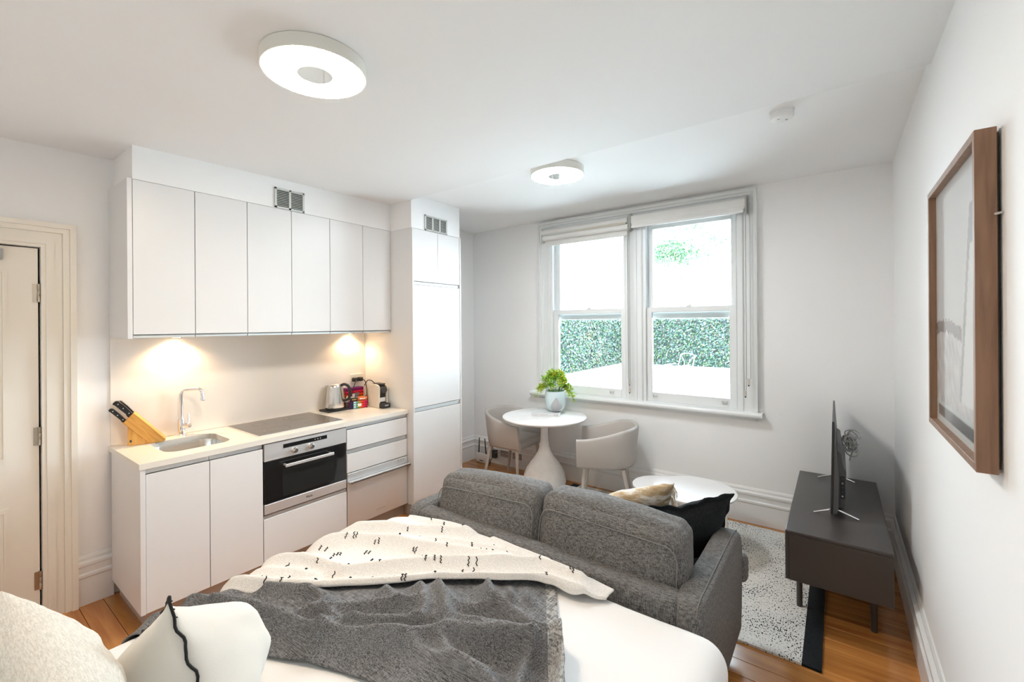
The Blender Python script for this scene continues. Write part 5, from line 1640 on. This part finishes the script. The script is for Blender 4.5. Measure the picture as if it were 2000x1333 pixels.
# stitched seam along the rim
bm = nb(); rim = []
for i in range(40): 
    u = -1+2*i/40; rim.append((u, -1))
per = [(-1+2*i/40, -1) for i in range(40)]+[(1, -1+2*i/40) for i in range(40)]+[(1-2*i/40, 1) for i in range(40)]+[(-1, 1-2*i/40) for i in range(40)]
pts = []
for u, v_ in per:
    u2 = math.copysign(abs(u)**.8, u) if u else 0; v2 = math.copysign(abs(v_)**.8, v_) if v_ else 0
    x = .215*u2*(1-.06*(1-v2*v2)*abs(u2)**3); z = .23*v2*(1-.06*(1-u2*u2)*abs(v2)**3)
    jit = .006*noise.noise(Vector((u2*6, v2*6, 3+9)))*2
    pts.append(M1 @ slouch(Vector((x*1.006, jit, z*1.006)), .43, .46, .62, .3))
tube(bm, pts, .0032, 6, closed=True)
for k in range(0, 160, 2):
    p = pts[k]; c_ = M1.translation
    dr_ = (p-c_).normalized()
    tube(bm, [p, p-dr_*.010+Vector((0, .006*(-1)**k, 0))], .0016, 4)
for k in (0, 40, 80, 120):
    p = pts[k]; dr_ = (p-M1.translation).normalized()
    tube(bm, [p-dr_*.004, p+dr_*.012+Vector((.004, 0, .002)), p+dr_*.020+Vector((.010, 0, .001))], [.005, .004, .001], 6)
obj('stitched_seam', bm, MT['stitch'], o1, smooth=True)
M2 = euler(.15, 0, .03, (-1.275, .150, .815))
p2, o2 = bed_pillow('bed_pillow', 'large cream linen pillow standing at the head of the bed', .74, .46, .23, M2, MT['cream_linen'], 8, .12, 0)

# =================================================================== OUTSIDE THE WINDOW
GZ = -.10
gm = pmat('pale_terrace_paving', (.72, .73, .72), .8, var=.06, vscale=2)
bm = nb(); box(bm, -30, 14, YW+.35, 40, GZ-.1, GZ)
gr = struct('ground', bm, gm, 'pale sunlit terrace paving outside the window')
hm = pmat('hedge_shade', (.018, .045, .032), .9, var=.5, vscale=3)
def leafmat(name, cols):
    m, n, l, b = _mat(name)
    at = n.new('ShaderNodeAttribute'); at.attribute_name = 'paint'
    l.new(at.outputs['Color'], b.inputs['Base Color']); b.inputs['Roughness'].default_value = .45
    return m
lm = leafmat('hedge_leaf', None)
def leaf_cloud(n_, sampler, size, palette, seed):
    rnd = random.Random(seed)
    V, F_, C_ = [], [], []
    for k in range(n_):
        p, nn = sampler(rnd)
        d = Vector((rnd.gauss(0, 1), rnd.gauss(0, 1), rnd.gauss(0, 1)))+nn*.6; d.normalize()
        s_ = d.orthogonal().normalized(); L_ = size*rnd.uniform(.6, 1.3)
        t2 = (d.cross(s_)*rnd.uniform(-.6, .6)+s_).normalized()
        i0 = len(V)
        V += [p-t2*L_*.5, p+d.cross(t2)*L_*.3, p+t2*L_*.5, p-d.cross(t2)*L_*.3]
        F_.append((i0, i0+1, i0+2, i0+3))
        c = rnd.choice(palette); k2 = rnd.uniform(.6, 1.3)
        C_ += [tuple(min(1, x*k2) for x in c)]*4
    me = bpy.data.meshes.new('leaves'); me.from_pydata([tuple(v) for v in V], [], F_)
    ca = me.color_attributes.new('paint', 'FLOAT_COLOR', 'POINT')
    for i, c in enumerate(C_): ca.data[i].color = (*c, 1)
    return me
pal = [(.04, .09, .075), (.05, .12, .09), (.06, .11, .10), (.08, .15, .07), (.04, .07, .07), (.11, .18, .06), (.10, .07, .07), (.16, .19, .20)]
def hedge(loc, rotz, L_, H_, label, seed, n_):
    h = thing('ivy_hedge', label, 'hedge', loc, rotz)
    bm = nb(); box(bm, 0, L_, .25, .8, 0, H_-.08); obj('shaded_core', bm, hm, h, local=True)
    def smp(r):
        if r.random() < .10: return Vector((r.uniform(0, L_), r.uniform(.1, .8), H_-.06+r.gauss(0, .05))), Vector((0, 0, 1))
        x = r.uniform(0, L_); z = r.uniform(.02, H_-.02)
        return Vector((x, .2+.06*noise.noise(Vector((x*1.2, z*1.5, seed)))+r.gauss(0, .04), z)), Vector((0, -1, 0))
    o = obj('leaves', leaf_cloud(n_, smp, .085, pal, seed), lm, h, local=True, kind='stuff')
    return h
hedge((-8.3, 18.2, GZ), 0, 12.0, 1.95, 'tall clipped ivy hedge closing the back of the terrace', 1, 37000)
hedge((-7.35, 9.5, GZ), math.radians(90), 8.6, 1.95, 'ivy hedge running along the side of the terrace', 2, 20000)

def metal_chair(loc, rotz, label, style, h):
    c = thing('garden_chair', label, 'chair', loc, rotz, 'metal garden chairs on the terrace')
    m = MT['outdoor_metal']
    w, d, sh = .25, .24, .42
    for sx in (-1, 1):
        bm = nb(); tube(bm, fillet([(sx*w, d, 0), (sx*w, d, .62), (sx*w, -d*.8, .64)], .05, 4), .014, 8); obj('front_leg', bm, m, c, smooth=True, local=True)
        bm = nb(); tube(bm, [(sx*w, -d-.06, 0), (sx*w, -d, .45), (sx*w*.97, -d-.12, h)], .015, 8); obj('rear_post', bm, m, c, smooth=True, local=True)
    bm = nb(); box(bm, -w, w, -d, d, sh-.015, sh+.01); bevel(bm, .006, 1); obj('seat', bm, m, c, local=True)
    if style == 0:
        bm = nb(); tube(bm, catmull([(-w, -d-.12, h), (0, -d-.14, h+.04), (w, -d-.12, h)], 6), .013, 8); obj('top_rail', bm, m, c, smooth=True, local=True)
        for sx in (-1, 1):
            bm = nb(); tube(bm, catmull([(sx*w*.9, -d-.12, h-.02), (sx*w*.3, -d-.08, h-.2), (sx*.03, -d-.04, .46)], 6), .010, 6); obj('back_bar', bm, m, c, smooth=True, local=True)
    else:
        for k in range(3):
            z = h-.02-k*.10
            bm = nb(); tube(bm, catmull([(-w, -d-.11+.03*k, z), (0, -d-.14+.03*k, z+.015), (w, -d-.11+.03*k, z)], 6), .011, 8); obj('back_bar', bm, m, c, smooth=True, local=True)
    return c
MT['outdoor_metal'] = pmat('pale_grey_metal', (.12, .125, .13), .4, .3)
metal_chair((-3.37, 11.85, GZ), math.radians(150), 'pale metal garden chair with crossed curved back bars', 0, .88)
metal_chair((-1.90, 8.2, GZ), math.radians(215), 'grey metal garden chair with three horizontal back bars', 1, .80)
gt = thing('garden_table', 'round metal garden table beside the barred garden chair', 'table', (-1.35, 8.95, GZ))
bm = nb(); lathe(bm, [(0, .70), (.43, .70), (.44, .715), (.43, .725), (0, .725)], 40); obj('table_top', bm, MT['outdoor_metal'], gt, smooth=True, local=True)
for k in range(4):
    a = k*PI/2+.4
    bm = nb(); tube(bm, catmull([(.30*math.cos(a), .30*math.sin(a), .70), (.40*math.cos(a), .40*math.sin(a), .45), (.36*math.cos(a), .36*math.sin(a), 0)], 6), .016, 8); obj('leg', bm, MT['outdoor_metal'], gt, smooth=True, local=True)

# tree beyond the hedge
tr = thing('garden_tree', 'slender pale-leaved tree rising beyond the hedge', 'tree', (-5.9, 20.5, GZ))
rnd = random.Random(21); tips = []
bm = nb()
def branch(p, d, L_, r, dep):
    q = p+d*L_
    mid = (p+q)/2+Vector((rnd.uniform(-.1, .1), 0, rnd.uniform(-.1, .1)))*L_
    tube(bm, catmull([p, mid, q], 4), [r*(1-.04*i) for i in range(9)], 6)
    if dep == 0: tips.append(q); return
    for k in range(3):
        nd = (d+Vector((rnd.uniform(-.7, .7), rnd.uniform(-.7, .7), rnd.uniform(-.1, .5)))).normalized()
        branch(p.lerp(q, rnd.uniform(.6, 1)), nd, L_*rnd.uniform(.6, .8), r*.55, dep-1)
branch(Vector((0, 0, 0)), Vector((.12, 0, 1)).normalized(), 2.6, .09, 4)
obj('trunk', bm, pmat('pale_bark', (.30, .26, .22), .9), tr, smooth=True, local=True)
def tsmp(r):
    c = r.choice(tips); return c+Vector((r.gauss(0, .25), r.gauss(0, .25), r.gauss(0, .2))), Vector((0, 0, 1))
obj('foliage', leaf_cloud(5200, tsmp, .15, [(.16, .30, .14), (.20, .36, .18), (.12, .26, .14)], 5), lm, tr, local=True, kind='stuff')
